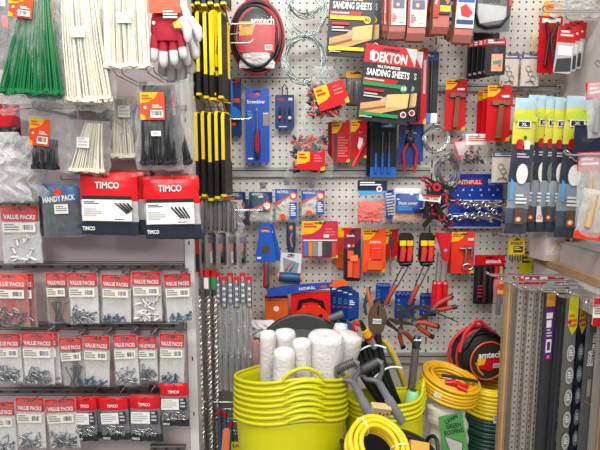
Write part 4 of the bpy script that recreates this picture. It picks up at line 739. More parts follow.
# long blue level
a, b_ = at(267, 292, -.13), at(334, 285, -.13); g = thing('long_blue_card', 'long blue carded saw laid across above the red boxes', 'carded saw', a, (0, -math.atan2(b_.z-a.z, b_.x-a.x), 0)); L = (b_-a).length
mb = MB(); mb.prism([(0, -.018), (L, -.008), (L, .01), (L*.5, .016), (0, .012)], -.006, .006, mat('#2450a8', .35)); mb.text('FAITHFULL', L*.6, 0, .01, -.0065, WHT, maxw=.06); mb.quad(L*.8, -.004, L*.88, .004, -.0065, ORG); mb.build('card', g)
mb = MB(); mb.prism([(L*.93, .002), (L*1.02, .016), (L*1.17, .014), (L*1.2, -.002), (L, -.008)], -.012, .012, mat('#e8602a', .4)); mb.build('orange_handle', g)
# boxes beneath
pack('orange_box', 'orange card box with white sticker below the blue tube card', 'box', (265, 295, 288, 320), -.1, mat('#e0601e', .45), [('c', .5, .5, .12, WHT), ('L', .1, .15, .9, .22, 1, mat('#a03c10', .5)), ('r', 0, 0, 1, .08, DBL)], t=.03, sl=False)
pack('blade_box', 'red boxed cutting disc set showing a black tool picture', 'box', (291, 291, 330, 326), -.11, mat('#e01a1c', .35), [('p', [(.14, .5), (.2, .22), (.5, .16), (.82, .24), (.9, .52), (.82, .52), (.7, .32), (.5, .28), (.3, .32), (.24, .52)], BLK), ('r', .32, .4, .75, .46, mat('#f0d8d0', .4))], t=.03, sl=False)
c = at(312, 323, -.16); g = thing('cutting_disc', 'large orange-red disc standing in front of the red box', 'disc', c); s = SC(-.16)
mb = MB(); mb.disc(0, 0, 19*s, -.002, .002, mat('#e8381e', .35), 40); mb.prism([(-12*s, 7*s), (-3*s, 11*s), (-2*s, 8*s), (-11*s, 4*s)], -.0024, -.002, BLK); mb.text('DISC', -7*s, 7.6*s, 2*s, -.0027, WHT, rot=22); mb.disc(9*s, 8*s, 2*s, -.0024, -.002, BLK, 12); mb.build('disc_plate', g)
for k in range(4): pack('blade_pack', 'blue card of blades, %s in the overlapping row under the navy sponge card' % ['furthest back', 'second from back', 'third from back', 'frontmost'][k], 'blades', (330+6*k, 286+2*k, 350+3*k, 322-k), -.03-.03*k, mat('#17408c', .35), [('r', .1, .06, .5, .1, WHT), ('L', .15, .3, .6, .5, 3, WHT if k == 3 else LBLU), ('r', .1, .55, .4, .58, ORG)], group='blue blade cards')
c = at(369, 287, -.06); g = thing('blue_snips', 'orange and blue snips hanging beside the blue blade cards', 'snips', c); s = SC(-.06); mb = MB(); mb.tube([(-2*s, 0, 0), (0, 0, -10*s), (3*s, 0, -20*s), (0, 0, -30*s)], [.003, .009, .006, .005], mat('#e9762c', .4)); mb.build('handle', g)
mb = MB(); mb.tube([(1*s, .006, 0), (-1*s, .006, -10*s), (-4*s, .006, -20*s), (-2*s, .006, -30*s)], [.003, .01, .006, .005], mat('#1c5a78', .4)); mb.build('handle', g)
for k, (b, lab) in enumerate([((376, 283, 390, 304), 'bright blue moulded pack left of three, above the brown sheath'), ((395, 291, 415, 318), 'bright blue moulded pack in the middle, between the two long tools'), ((420, 293, 437, 316), 'bright blue moulded pack right of three, behind the screwdrivers')]):
    pack('bracket_pack', lab, 'small parts', b, -.05, mat('#173f94', .35), [('L', .1, .3, .3, .8, 3, LBLU), ('c', .3, .86, .08, WHT), ('c', .7, .86, .09, mat('#d8c8b0', .4))], [('crimped_top', lambda mb, w, h: [mb.tube([(-.5*w+w*i/5, -.004, -.04*h), (-.45*w+w*(i+.6)/5, -.012, -.14*h), (-.5*w+w*(i+1)/5, -.004, -.04*h-.05*h*(i % 2))], .003, mat('#2f62c4', .3)) for i in range(5)]), ('ribs', lambda mb, w, h: [mb.tube([(-.4*w+.2*w*i, -.004, -.3*h), (-.4*w+.2*w*i, -.006, -.9*h)], .003, mat('#1d4aa4', .3)) for i in range(5)])])
# brown sheaths and pruning shears
def sheath(px, py, Y, ang, label, m=mat('#5b4a3c', .6), lab=True, L=36):
    c = at(px, py, Y); s = SC(Y); g = thing('tool_sheath', label, 'sheath', c, (0, math.radians(ang), 0)); mb = MB()
    mb.prism([(-3*s, 0), (3*s, 0), (8*s, -7*s), (10*s, -16*s), (7*s, -.75*L*s), (2*s, -L*s), (-2*s, -L*s), (-8*s, -.75*L*s), (-9*s, -16*s), (-7*s, -7*s)], -.01, .01, m); mb.build('leather_body', g)
    mb = MB(); mb.tube([(0, -.011, -2*s), (0, -.0115, -13*s)], .0018, BLK, 5); mb.tube(ring(0, 1*s, 4*s, 3*s, 14), .004, BLK, 6, True); mb.build('belt_clip', g)
    if lab: mb = MB(); mb.box(-5*s, 4*s, -.0115, -.0102, -21*s, -16*s, WHT); mb.text('TOOL', -.5*s, -18.5*s, 2.6*s, -.012, BRN); mb.build('sewn_label', g)
    return g
sheath(378, 303, -.16, 2, 'brown pointed tool sheath with white label behind the black hose')
def shears(px, py, Y, ang, label, L=44):
    c = at(px, py, Y); s = SC(Y); g = thing('garden_shears', label, 'garden shears', c, (0, math.radians(ang), 0), 'garden shears with rusty red handles')
    for q in (-1, 1):
        mb = MB(); mb.prism([(0, q*1*s), (-L*.5*s, q*6*s), (-L*.58*s, q*9*s), (-L*.36*s, q*10*s), (-4*s, q*5*s), (2*s, q*3*s)], q*.003-.002, q*.003+.002, mat('#4d443e', .4, .5)); mb.build('blade', g)
        mb = MB(); mb.tube([(2*s, q*.003, -q*1*s), (L*.2*s, q*.004, -q*4*s), (L*.5*s, q*.004, -q*6*s)], [.006, .009, .008], mat('#a23c2a', .5), 10); mb.tube([(L*.46*s, 0, -q*6*s), (L*.56*s, 0, -q*6*s)], .009, BLK); mb.build('handle', g)
    mb = MB(); mb.disc(0, 0, 2.4*s, -.012, .012, STL, 14); mb.build('pivot_bolt', g); return g
shears(414, 322, -.2, 25, 'garden shears with blades to lower left and red handles rising', 46)
shears(432, 309, -.15, -20, 'garden shears crossing behind with red grip pointing right', 44)
shears(400, 330, -.13, 60, 'dark bladed garden shears hanging lowest over the pegboard', 34)
mb = MB(); a = at(418, 308, -.17); b_ = at(458, 322, -.17); d = b_-a; mb.tube([(0, 0, 0), d*.5+Vector((0, 0, .006)), d], [.003, .0025, .002], DGR); mb.tube([d*.85, d*.86+Vector((.005, 0, .012))], .002, DGR); tag(mb.build('wire_prong', loc=a), 'thin dark prong sticking out right of the garden shears', 'hook')
# hooks on the back wall
for px, py, Y, lab in [(221, 191, -.09, 'left cloth pack'), (286, 183, -.09, 'middle cloth pack'), (312, 186, -.09, 'right cloth pack'), (261, 187, -.1, 'navy and orange cloth pack'), (461, 77, -.1, 'lone red tool card'), (502, 84, -.18, 'front of three red tool cards'), (440, 46, -.13, 'long black card'), (458, 233, -.14, 'silver clamp card'), (479, 137, -.15, 'small grey clips'), (518, 141, -.16, 'white fitting card'), (336, 62, -.2, 'upper sanding sheets'), (517, 241, -.19, 'hex key card'), (530, 90, -.2, 'upper red and white pack'), (448, 230, -.17, 'red screwdriver header'), (371, 181, -.12, 'salmon bag'), (412, 226, -.15, 'left long black and red tool'), (432, 223, -.15, 'right long black and red tool')]:
    hk('wire hook holding the '+lab, px, py, Y)
# ================================================================ side hooks: tool cards and drill bits
XP = XL
def side_card(px, py0, py1, Y, w_, label, base, els, parts=(), yaw=82, t=.012, name='tool_card', cat='carded tool', group=None, tiltx=0, bag=None, back=()):
    a, b = at(px, py0, Y), at(px, py1, Y); h_ = a.z-b.z
    g = thing(name, label, cat, a, (0, math.radians(tiltx), math.radians(yaw)), group)
    mb = MB(); c = min(.012, w_*.2)
    if base: mb.prism([(-w_/2+c, 0), (-w_/2, -c), (-w_/2, -h_), (w_/2, -h_), (w_/2, -c), (w_/2-c, 0)], -t/2, t/2, base); draw(mb, w_, h_, ([('r', .02, .01, .95, .99, YK)] if base is LYEL and yaw > 80 else [])+list(els), -t/2); mb.build('card', g)
    for p in parts:
        mb = MB(); p[1](mb, w_, h_, t); mb.build(p[0], g)
    if bag: mb = MB(); mb.pouch(w_*1.1, h_*1.02, t, [(1, bag)], seed=px*.7, nx=8, ny=20, amp=.001); mb.build('clear_sleeve', g)
    return g
YK = mat('#1f1d1a', .4)
def yk_parts(v=.72):
    def body(mb, w, h, t): mb.box(-w/2-.001, w/2+.001, -t/2-.001, t/2+.001, -h*.985, -h*v, YK)
    def tip(mb, w, h, t): mb.box(-w/2-.002, -w/2+.012, -t/2-.002, t/2+.002, -h*1.0, -h*.97, LYEL)
    def stem(mb, w, h, t): mb.tube([(-w*.4, 0, -h), (-w*.1, 0, -h*1.06), (w*.2, 0, -h*1.17)], .003, mat('#9a6a24', .4), 6)
    return [('black_lower_half', body), ('yellow_tip', tip), ('brass_arm', stem)]
GY1, GY2, GY0 = 'yellow and black tool cards, upper row', 'yellow and black tool cards, lower row', 'yellow and black tool cards cut by the top edge'
nums = ['nearest the white upright', 'second from the upright', 'third from the upright', 'fourth from the upright', 'fifth from the upright', 'sixth from the upright', 'seventh from the upright']
for k in range(5): side_card(193.5+7.3*k, 13+.5*k, 100-(k % 2)*3, -.33, .07, 'yellow and black card in the upper row, '+nums[k], LYEL, [('r', .05, .3, .2, .68, YK)], yk_parts(), group=GY1, t=.010)
side_card(219, 13, 102, -.33, .085, 'widest yellow and black card of the upper row with dark tool picture', LYEL, [('p', [(.25, .08), (.6, .14), (.75, .3), (.5, .28)], YK), ('t', 'STANLEY', .3, .36, .04, YK, 1.2, 78), ('p', [(.45, .42), (.7, .36), (.75, .85), (.5, .8)], mat('#9aa2aa', .3)), ('r', .1, .62, .4, .66, YK)], yk_parts(), yaw=62, group=GY1)
side_card(226, 36, 115, -.28, .03, 'thin yellow and black card standing apart right of the upper row', LYEL, [], yk_parts(.62), yaw=75, group=GY1, t=.008)
for k in range(6): side_card(192.5+6.6*k, 112+(k % 2), 200-(k % 3)*2, -.33, .065, 'yellow and black card in the lower row, '+nums[k], LYEL, [], yk_parts(.56)[:2], group=GY2, t=.010)
side_card(228, 118, 196, -.28, .03, 'yellow and black card at the right end of the lower row', LYEL, [], yk_parts(.56)[:2], yaw=75, group=GY2, t=.008)
for k in range(6): side_card(193+6.4*k, -70, 10-(k % 2)*2, -.33, .065, 'yellow and black card foot at the top edge, '+nums[k], LYEL, [('r', .1, .4, .9, .8, YK)], yk_parts(.55), group=GY0, t=.010)
def sh(px, py, Y, label, dbl=False): return side_hook(label, 0, px, py, Y, XP, dbl)
sh(256, 24, -.3, 'uppermost long silver hook reaching towards the jump leads'); sh(240, 34, -.2, 'short silver hook between two long ones by the jump leads'); sh(253, 43, -.27, 'long silver hook just below, over the red card of the jump leads')
sh(229, 107, -.2, 'silver hook beside the blue coping saw'); sh(252, 119, -.27, 'long silver hook crossing the blue screwdriver card'); sh(265, 210, -.3, 'long silver hook crossing the cloth packs', True); sh(232, 204, -.25, 'short silver hook over the dense grey blade packs')
# dense grey blade packs
for k in range(9):
    side_card(200+4.3*k, 199+.4*k, 228+.4*k, -.33+.005*k, .06, 'thin grey blade pack seen edge-on in the dense row, '+(nums+['eighth from the upright', 'furthest from the upright'])[k], mat('#77736e' if k % 2 else '#5c5a58', .3), [('r', .1, .1, .4, .9, LGR)], yaw=84, t=.008, name='blade_pack', cat='blades', group='dense grey blade packs', bag=BAGT)
crumple('plastic_wrap', 'crumpled clear wrap hanging at the right end of the grey blade packs', (226, 200, 244, 232), -.26, BAGM, 31, .02, .01)
# short carded bits
for k in range(5):
    side_card(200+10.5*k, 233, 266, -.31, .05, 'clear sleeved bit card, %s of the short row' % ['leftmost', 'second', 'middle', 'fourth', 'rightmost'][k], mat('#8f8580', .4), [('r', .1, .1, .9, .3, DBL if k % 2 == 0 else BLK), ('r', .2, .34, .8, .5, ORG), ('r', .3, .55, .7, .9, WHT if k % 2 else YK)],
              [('masonry_bit', lambda mb, w, h, t: mb.tube([(.1*w, -t*.9, -h*.3), (.1*w, -t*.9, -h*.9)], .004, DST))], yaw=66 if k else 80, t=.006, name='bit_card', cat='drill bits', group='short clear sleeved bit cards', bag=BAG)
pack('red_stick_pack', 'red and black pack squeezed against the white upright above the thick bits', 'drill bits', (193, 236, 199, 272), -.4, mat('#8f1a1c', .4), [('r', 0, .5, 1, 1, BLK)])
def twist(mb, r, z0, z1, pitch, m, c=(0, 0), seg=12, step=.006, core=.55):
    n = int(abs(z1-z0)/step); vs = []
    for i in range(n+1):
        z = z0+(z1-z0)*i/n; ph = 2*PI*(z-z0)/pitch
        for k in range(seg):
            A = 2*PI*k/seg; rr = r*(core+(1-core)*(abs(math.cos(A))**.7)); vs.append((c[0]+rr*math.cos(A+ph), c[1]+rr*math.sin(A+ph), z))
    mb.add(vs, [(i*seg+k, i*seg+(k+1) % seg, (i+1)*seg+(k+1) % seg, (i+1)*seg+k) for i in range(n) for k in range(seg)]+[tuple(range(seg))], m, False)
BITS = mat('#a3a09c', .3, .85); BITG = mat('#9a9b9d', .32, .7)
for k, (px, Y) in enumerate([(197.5, -.36), (206.5, -.35), (213.5, -.33)]):
    a = at(px, 272, Y); b_ = at(px, 468, Y); L = a.z-b_.z; g = thing('long_drill_bit', 'thick long twisted steel drill bit, %s the white upright' % ['nearest', 'second from', 'third from'][k], 'drill bit', a, group='thick long drill bits')
    mb = MB(); twist(mb, .0105, -.075, -L, .034, BITS); mb.build('fluted_shaft', g)
    mb = MB(); mb.tube([(0, 0, -.005), (0, 0, -.03), (0, 0, -.031), (0, 0, -.078)], [.006, .006, .008, .008], DST, 10); mb.build('shank', g)
    mb = MB(); mb.tube([(0, -.004, .008), (0, -.004, -.012)], .011, RED, 10); mb.tube([(0, -.003, -.012), (0, -.003, -.055)], .011, mat('#6d7274', .3), 8); mb.quad(-.006, -.05, .008, -.015, -.0145, WHT if k == 1 else mat('#2a8f4a', .4) if k == 2 else GRY); mb.build('plastic_hanger', g)
for k in range(6):
    px = 217.5+6.3*k; Y = -.32+.003*k; py0 = 274+(k % 2)*4; a = at(px, py0, Y); b_ = at(px, 391-(k % 2), Y); L = a.z-b_.z
    g = thing('sleeved_drill_bit', 'slim grey drill bit in plastic sleeve with red top, '+['first right of the thick bits', 'second right of the thick bits', 'third right of the thick bits', 'fourth right of the thick bits', 'fifth right of the thick bits', 'sixth, nearest the yellow tubs'][k], 'drill bit', a, group='slim sleeved drill bits')
    mb = MB(); mb.box(-.009, .009, -.006, -.004, -.1, -.012, mat('#1d3550', .4)); [mb.quad(-.004, -.03-.018*i-.008, .006, -.03-.018*i, -.0064, TAN if i % 2 else WHT) for i in range(4)]; mb.build('navy_label', g)
    mb = MB(); mb.box(-.009, .009, -.0075, .004, -.014, .004, mat('#c81d24', .35)); mb.build('red_cap', g)
    mb = MB(); twist(mb, .0062, -.1, -L*.7, .026, BITG, seg=10); mb.tube([(0, 0, -L*.7), (0, 0, -L*.93)], .0052, mat('#8d8f92', .3, .7)); mb.tube([(0, 0, -L*.93), (0, 0, -L*.96)], [.0052, .002], CHR); mb.build('fluted_shaft', g)
    mb = MB(); mb.lathe([(.001, -.005), (.0088, -.006), (.0092, -L*.5), (.009, -L*.985), (.006, -L), (.001, -L)], clear('#eef0f2', .12, .7, .12, 20, .2), seg=10); mb.build('clear_sleeve', g)
# pinkish saw blade sleeves behind
for k in range(3): side_card(250+6*k, 338+2*k, 392+2*k, -.3-.0*k, .02, 'pink tinged clear sleeve of a wooden handled blade, %s beside the slim bits' % ['first', 'second', 'third'][k], mat('#b9876a', .6), [('r', .0, .6, 1, .8, BLU)], yaw=20, t=.006, name='blade_sleeve', cat='blades', group='pink tinged blade sleeves', bag=clear('#d8b0c0', .3, .7))
# lower double hooks and chisels
for k, (px, py) in enumerate([(236, 402), (236, 409), (235, 413), (249, 420), (246, 432)]):
    sh(px, py, -.34+.02*k, 'silver double hook tip %s beside the yellow tubs' % ['topmost', 'second', 'third', 'longest', 'lowest'][k], k > 2)
for k, (px, py) in enumerate([(219, 408), (225, 410), (231, 420)]):
    a = at(px, py, -.34); g = thing('chisel', 'slim blue-grey drill rod with red band, %s below the slim bits' % ['left one', 'middle one', 'right one'][k], 'tool', a, group='slim rods low beside the thick bits'); mb = MB(); mb.tube([(0, 0, 0), (0, 0, -.2)], .007, mat('#3b5a70', .4)); mb.build('rod', g); mb = MB(); mb.tube([(0, 0, -.004), (0, 0, -.02)], .0085, RED); mb.build('red_band', g)
a = at(227, 431, -.42); g = thing('orange_handle_tool', 'flat orange wooden stick at the bottom beside the tubs', 'tool', a, (0, math.radians(4), 0)); mb = MB(); mb.prism([(-.012, 0), (-.008, .006), (.006, .006), (.011, 0), (.009, -.12), (-.016, -.12)], -.006, .006, mat('#e07a55', .6)); mb.build('flat_stick', g)
pack('price_ticket', 'small yellow price ticket in a clear holder low beside the tubs', 'price ticket', (231, 442, 241, 451), -.38, mat('#dcd420', .5), [('t', '5.99', .5, .4, .3, BLK, .8)], sl=False)

# ================================================================ tubs
TUB = mat('#c9c508', .42, var=.06, scale=8, spec=.5)
cx, cyT = at(291, 392, -.46).x, -.46; RT = .165
def tub(cx, cy, zr, r, h, label, m, group, hang=(-.35, PI-.35), rimr=.0052, wave=.016, rot=(0, 0, 0), taper=.78, hh=.035, hw=.34, sx=1, sy=1):
    """flexible tub: tapering shell, rolled rim that lifts at the two handle arches"""
    g = thing('flexible_tub', label, 'tub', (cx, cy, zr-h), rot, group); n = 64
    def lift(A): return sum(wave*math.exp(-((math.atan2(math.sin(A-a), math.cos(A-a)))/.5)**2) for a in hang)
    prof = [(.02, .0), (taper*.98, .0), (taper, .02), (1, 1)]
    mb = MB(); vs = []
    rows = [(.001, 0), (taper*r, 0), (taper*r*1.01, .006)]+[(r*(taper+(.965-taper)*(i/8)), (h-.028)*i/8) for i in range(1, 9)]+[(r*.975, h-.018), (r, h)]
    rin = [(a-.003, b) for a, b in rows[3:]][::-1]+[(taper*r-.004, .005), (.001, .005)]
    for a, b in rows+rin:
        for k in range(n): A = 2*PI*k/n; vs.append((a*math.cos(A)*sx, a*math.sin(A)*sy, b+lift(A)*(b/h)**3))
    N = len(rows)+len(rin); mb.add(vs, [(i*n+k, i*n+(k+1) % n, (i+1)*n+(k+1) % n, (i+1)*n+k) for i in range(N-1) for k in range(n)], m, True); mb.build('shell', g)
    mb = MB(); mb.tube([((r+.001)*math.cos(2*PI*k/n)*sx, (r+.001)*math.sin(2*PI*k/n)*sy, h+lift(2*PI*k/n)) for k in range(n)], rimr, m, 8, True); mb.build('rim', g)
    for a0 in hang:
        mb = MB(); P = []
        for i in range(17): A = a0+hw*(2*i/16-1); e = math.sin(PI*i/16)**.6; P.append(((r+.003+.004*e)*math.cos(A)*sx, (r+.003+.004*e)*math.sin(A)*sy, h+lift(A)+hh*e))
        mb.tube(P, .0052, m, 8); mb.build('handle', g)
    return g
zr = at(291, 389, cyT-RT*.8).z-.012; a0 = -PI/2+.22
names = ['topmost of the stack, rim arched over the rolls', 'second from top of the stack', 'third from top of the stack', 'fourth from top of the stack', 'fifth from top of the stack', 'sixth from top of the stack', 'seventh from top of the stack', 'lowest of the tall stack, its side in full view']
for k in range(8): tub(cx, cyT-.075-.0036*k, zr-.0150*k, RT, .32, 'yellow-green flexible tub, '+names[k], TUB, 'tall stack of yellow-green tubs', (a0+(.05 if k % 2 else 0), a0+PI), hh=.030 if k == 0 else .012, wave=.016, sy=.8, rot=(math.radians(-13), 0, 0))
mb = MB()
# stack two leans a little to the left
cx2 = at(387, 400, -.4).x; z2 = at(388, 408, -.5).z-.012
for k in range(4): tub(cx2+.001*k, -.4-.06-.003*k, z2-.0135*k, .127, .30, 'yellow-green flexible tub of the shorter right stack, '+['topmost', 'second down', 'third down', 'lowest'][k], TUB, 'short stack of yellow-green tubs', (0.05, PI+.05), wave=.036, hh=.008, hw=.22, rot=(math.radians(-12), math.radians(-3), 0), sy=.8)
# black rubber tub in front with loop handles
BT = mat('#1d1c1d', .55)
cb = at(391, 440, -.68); zb = at(391, 433, -.58).z
g = tub(cb.x, -.66, zb-.008, .118, .2, 'black rubber tub with loop handles at the bottom, under the yellow hose', BT, None, (.12, PI+.05), wave=.0, hh=.034, hw=.3)
# bubble wrap rolls
BW = mat('#e3dedb', .4, var=.05, bump=1.0, scale=110)
def roll(px0, px1, py, Y, label, lean=0, L=.34, sd=1, sqz=1):
    a, b = at(px0, py, Y), at(px1, py, Y); r = (b.x-a.x)/2; rr = random.Random(sd)
    g = thing('bubble_wrap_roll', label, 'bubble wrap', ((a.x+b.x)/2, Y, a.z), (0, math.radians(lean), 0), 'white bubble wrap rolls'); mb = MB()
    w_ = lambda A, z: .05*noise.noise(Vector((math.cos(A)*1.5, math.sin(A)*1.5, z*22+sd)))+.03*noise.noise(Vector((math.cos(A)*4, math.sin(A)*4, z*60+sd)))
    rows = [(r*.05, -.006), (r*.5, .0+.004*rr.random()), (r*.86, .0), (r*.97, -.008)]+[(r*(1+.03*math.sin(i*1.7+sd)), -.02-(L-.02)*i/14) for i in range(15)]+[(.001, -L)]
    mb.lathe(rows, BW, seg=28, wob=w_); mb.build('wrap', g)
    mb = MB(); mb.lathe([(r*1.03, -.012), (r*1.07, -L*.3), (r*1.07, -L*.7), (r*1.03, -L)], BAGT, seg=24, wob=w_); mb.build('clear_film', g)
    return g
roll(260, 276, 332, -.47, 'slim white bubble wrap roll leftmost in the top yellow tub', 0, sd=1)
roll(273, 295, 350, -.555, 'short white bubble wrap roll in front, second from left', 0, .28, sd=2)
roll(274, 296, 331, -.43, 'tall white bubble wrap roll behind the short front one', 0, sd=3)
roll(292, 311, 340, -.52, 'narrow upright bubble wrap roll in the middle of the tub', 0, sd=4)
roll(307, 344, 334, -.475, 'widest white bubble wrap roll in the tub', 2, sd=5)
roll(338, 364, 334, -.39, 'white bubble wrap roll leaning right towards the hose nozzle', 16, .3, sd=6)
roll(334, 350, 325, -.30, 'narrow bubble wrap roll behind the leaning one', 8, .3, sd=7)
# big round black tray behind, wrapped
c = at(302, 362, -.26); s = SC(-.26); g = thing('black_round_tray', 'large round black rubber tray on edge behind the bubble wrap rolls', 'tray', c, (math.radians(-12), 0, 0))
mb = MB(); mb.lathe([(.001, 0), (36*s, 0), (47*s, .03), (51*s, .032), (51*s, .026), (48*s, .022), (38*s, -.006), (.001, -.006)], mat('#131516', .3), axis='y', seg=48); mb.build('tray_shell', g)
mb = MB(); mb.lathe([(.001, .002), (34*s, .002)], mat('#2f4a40', .5), axis='y', seg=40); mb.build('green_label_disc', g)
mb = MB(); mb.lathe([(49.5*s, .034), (30*s, .04), (.001, .042)], clear('#dfe6e2', .06, .35, .1, 14), axis='y', seg=40); mb.build('clear_wrap', g)
pack('white_wrap', 'crumpled white wrapping behind the slim bits, left of the round tray', 'wrapping', (249, 320, 276, 350), -.2, None, [], [('wrap_sheet', lambda mb, w, h: mb.pouch(w, h, .02, [(1, mat('#d9d4d4', .4))], seed=4, amp=.01, wav=.02))])
# grey handles (D grips)
def dgrip(px, py, Y, ang, label, shaft=.19, sc_=1):
    c = at(px, py, Y); g = thing('spade_handle', label, 'tool handle', c, (math.radians(0), math.radians(ang), 0), 'grey ribbed hand grips in the short tub stack'); s = .0034*sc_; m = mat('#67696b', .45)
    mb = MB(); mb.tube([(-10*s, 0, 0), (-9*s, 0, 3*s), (9*s, 0, 3*s), (10*s, 0, 0)], 2.9*s, m, 10)
    for i in range(9): x = -8*s+2*s*i; mb.tube([(x-.4*s, 0, 3*s), (x+.4*s, 0, 3*s)], 4.1*s, mat('#3f4042', .5), 10)
    mb.build('ribbed_grip', g)
    mb = MB(); mb.tube([(-10*s, 0, 1*s), (-8*s, 0, -6*s), (-2.5*s, 0, -10*s), (0, 0, -14*s)], [2.2*s, 2*s, 2.4*s, 3*s], m, 8); mb.tube([(10*s, 0, 1*s), (8*s, 0, -6*s), (2.5*s, 0, -10*s), (0, 0, -14*s)], [2.2*s, 2*s, 2.4*s, 3*s], m, 8); mb.build('yoke', g)
    mb = MB(); mb.tube([(0, 0, -11*s), (0, 0, -30*s), (0, 0, -31*s), (0, 0, -31*s-shaft*.4)], [3.2*s, 3.4*s, 4.2*s, 4.4*s], mat('#77797c', .45), 10); mb.build('shaft', g); return g
dgrip(347, 369, -.52, -26, 'grey ribbed hand grip left of two, in front of the rolls', .2)
dgrip(371, 369, -.50, -30, 'grey ribbed hand grip right of two, over the black hose', .2)
c = at(336, 316, -.28); g = thing('grey_grip', 'grey ribbed roller grip behind the leaning bubble wrap', 'tool handle', c, (0, math.radians(-22), 0)); mb = MB(); mb.tube([(-.025, 0, 0), (.025, 0, 0)], .011, mat('#6a6c6e', .5), 12); [mb.tube([(-.022+.006*i, 0, 0), (-.020+.006*i, 0, 0)], .0125, mat('#4e5052', .5), 12) for i in range(8)]; mb.tube([(0, 0, -.008), (0, 0, -.09)], .006, DGR); mb.build('grip_body', g)
# black hose bundle with nozzle
def hosebundle():
    Y = -.36; g = thing('black_hose_bundle', 'bundle of black hose bound with white ties, leaning in the short tub stack', 'hose', at(362, 342, Y)); o = at(362, 342, Y); hs = mat('#1a1b1c', .35)
    for k in range(6):
        mb = MB(); P = []
        for i in range(13):
            t_ = i/12; px = 352+5.2*k+(t_**1.5)*(34-2.2*k); py = 347-2.6*k*(1-t_)+t_*62 - (0 if k else 0); P.append(at(px, py-(10 if i == 0 and k == 0 else 0)*0, Y-.012*math.sin(PI*t_)+.004*(k % 2))-o)
        mb.tube(P, .0105, hs, 10); mb.build('hose', g)
    for k in range(3):
        mb = MB(); P = [at(360+9*k+(i/10)**1.4*(30-3*k), 352+6*k+(i/10)*52, Y+.02)-o for i in range(11)]; mb.tube(P, .0105, hs, 8); mb.build('hose', g)
    for px0, py0, px1, py1 in ((356, 353, 386, 348), (374, 378, 402, 368)):
        mb = MB(); P = [at(px0+(px1-px0)*i/10, py0+(py1-py0)*i/10-5*math.sin(PI*i/10), Y-.027)-o for i in range(11)]; mb.tube(P, .003, WHT, 6); mb.build('white_tie', g)
    return g
hosebundle()
a, b_ = at(364, 329, -.40), at(372, 343, -.38); g = thing('hose_nozzle', 'yellow and red hose nozzle on top of the black hose bundle', 'nozzle', a); d = (b_-a)
mb = MB(); mb.tube([d*0, d*.45], [.012, .0135], mat('#f0b418', .35), 12); mb.build('yellow_collar', g)
mb = MB(); mb.tube([d*.45, d*.62], .0145, RED, 12); mb.tube([d*-.75+Vector((-.012, 0, -.014)), d*-.3], [.006, .008], mat('#c03018', .4), 10); mb.build('red_ring', g)
mb = MB(); mb.tube([d*.62, d*1.3], [.0125, .011], GRY, 12); mb.tube([d*-.5, d*0], [.008, .0095], BLK, 10); mb.build('body', g)
for k, (px, py, m, lab) in enumerate([(354, 332, RED, 'red snips handle behind the leaning bubble wrap'), (350, 328, mat('#1b4a8c', .4), 'blue grip standing behind the leaning bubble wrap')]):
    a = at(px, py, -.33); g = thing('tool_grip', lab, 'tool handle', a, (0, math.radians(-10-8*k), 0)); mb = MB(); mb.tube([(0, 0, .03), (0, 0, .0), (0, 0, -.06)], [.004, .0075, .006], m, 8); mb.build('grip', g)
a = at(371, 408, -.52); g = thing('timber_block', 'pale timber block end wedged in the short tub stack', 'wood', a, (.3, math.radians(12), .2)); mb = MB(); mb.box(-.0, .058, -.012, .012, -.05, .012, mat('#d3b98a', .6, var=.25, scale=20)); [mb.tube([(.012+.012*i, -.0125, -.008+(i % 2)*.006), (.016+.012*i, -.0125, -.008)], .0022, BRN, 5) for i in range(4)]; mb.build('block', g)
# yellow and green edging strip arcs right of the black hose
a = at(382, 340, -.3)
for k, (m, lab) in enumerate([(mat('#2f8a4a', .5), 'thin green cane curving right of the black hose'), (mat('#dfae1c', .4), 'yellow cane curving right of the black hose'), (mat('#c9b48a', .5), 'pale cane curving right of the black hose')]):
    g = thing('curved_cane', lab, 'cane', a); mb = MB(); mb.tube([at(381+2*k+28*(i/10)**.9, 341-k+62*(i/10)**1.25, -.3)-a for i in range(11)], .004 if k != 1 else .006, m, 8); mb.build('cane', g)
# grey pole with socket
a, b_ = at(417, 336, -.34), at(409, 410, -.36); g = thing('steel_pole', 'grey steel pole with socket end standing beside the coiled yellow hose', 'pole', a); d = b_-a
mb = MB(); mb.tube([d*.12, d*1.9], .0125, mat('#6f6c66', .45, .5), 14); mb.build('shaft', g); mb = MB(); mb.tube([d*0, d*.05, d*.16, d*.18], [.009, .013, .013, .009], DST, 14); mb.tube([d*.04+Vector((-.012, -.012, 0)), d*.04+Vector((.012, -.012, 0))], .004, STL); mb.build('socket', g)
a = at(413, 398, -.40); g = thing('plastic_cone', 'light green plastic cone at the foot of the steel pole', 'cap', a); mb = MB(); mb.lathe([(.012, .026), (.02, .02), (.028, -.02), (.026, -.04), (.001, -.04)], mat('#8fc98a', .4), seg=14); mb.build('cap_body', g)
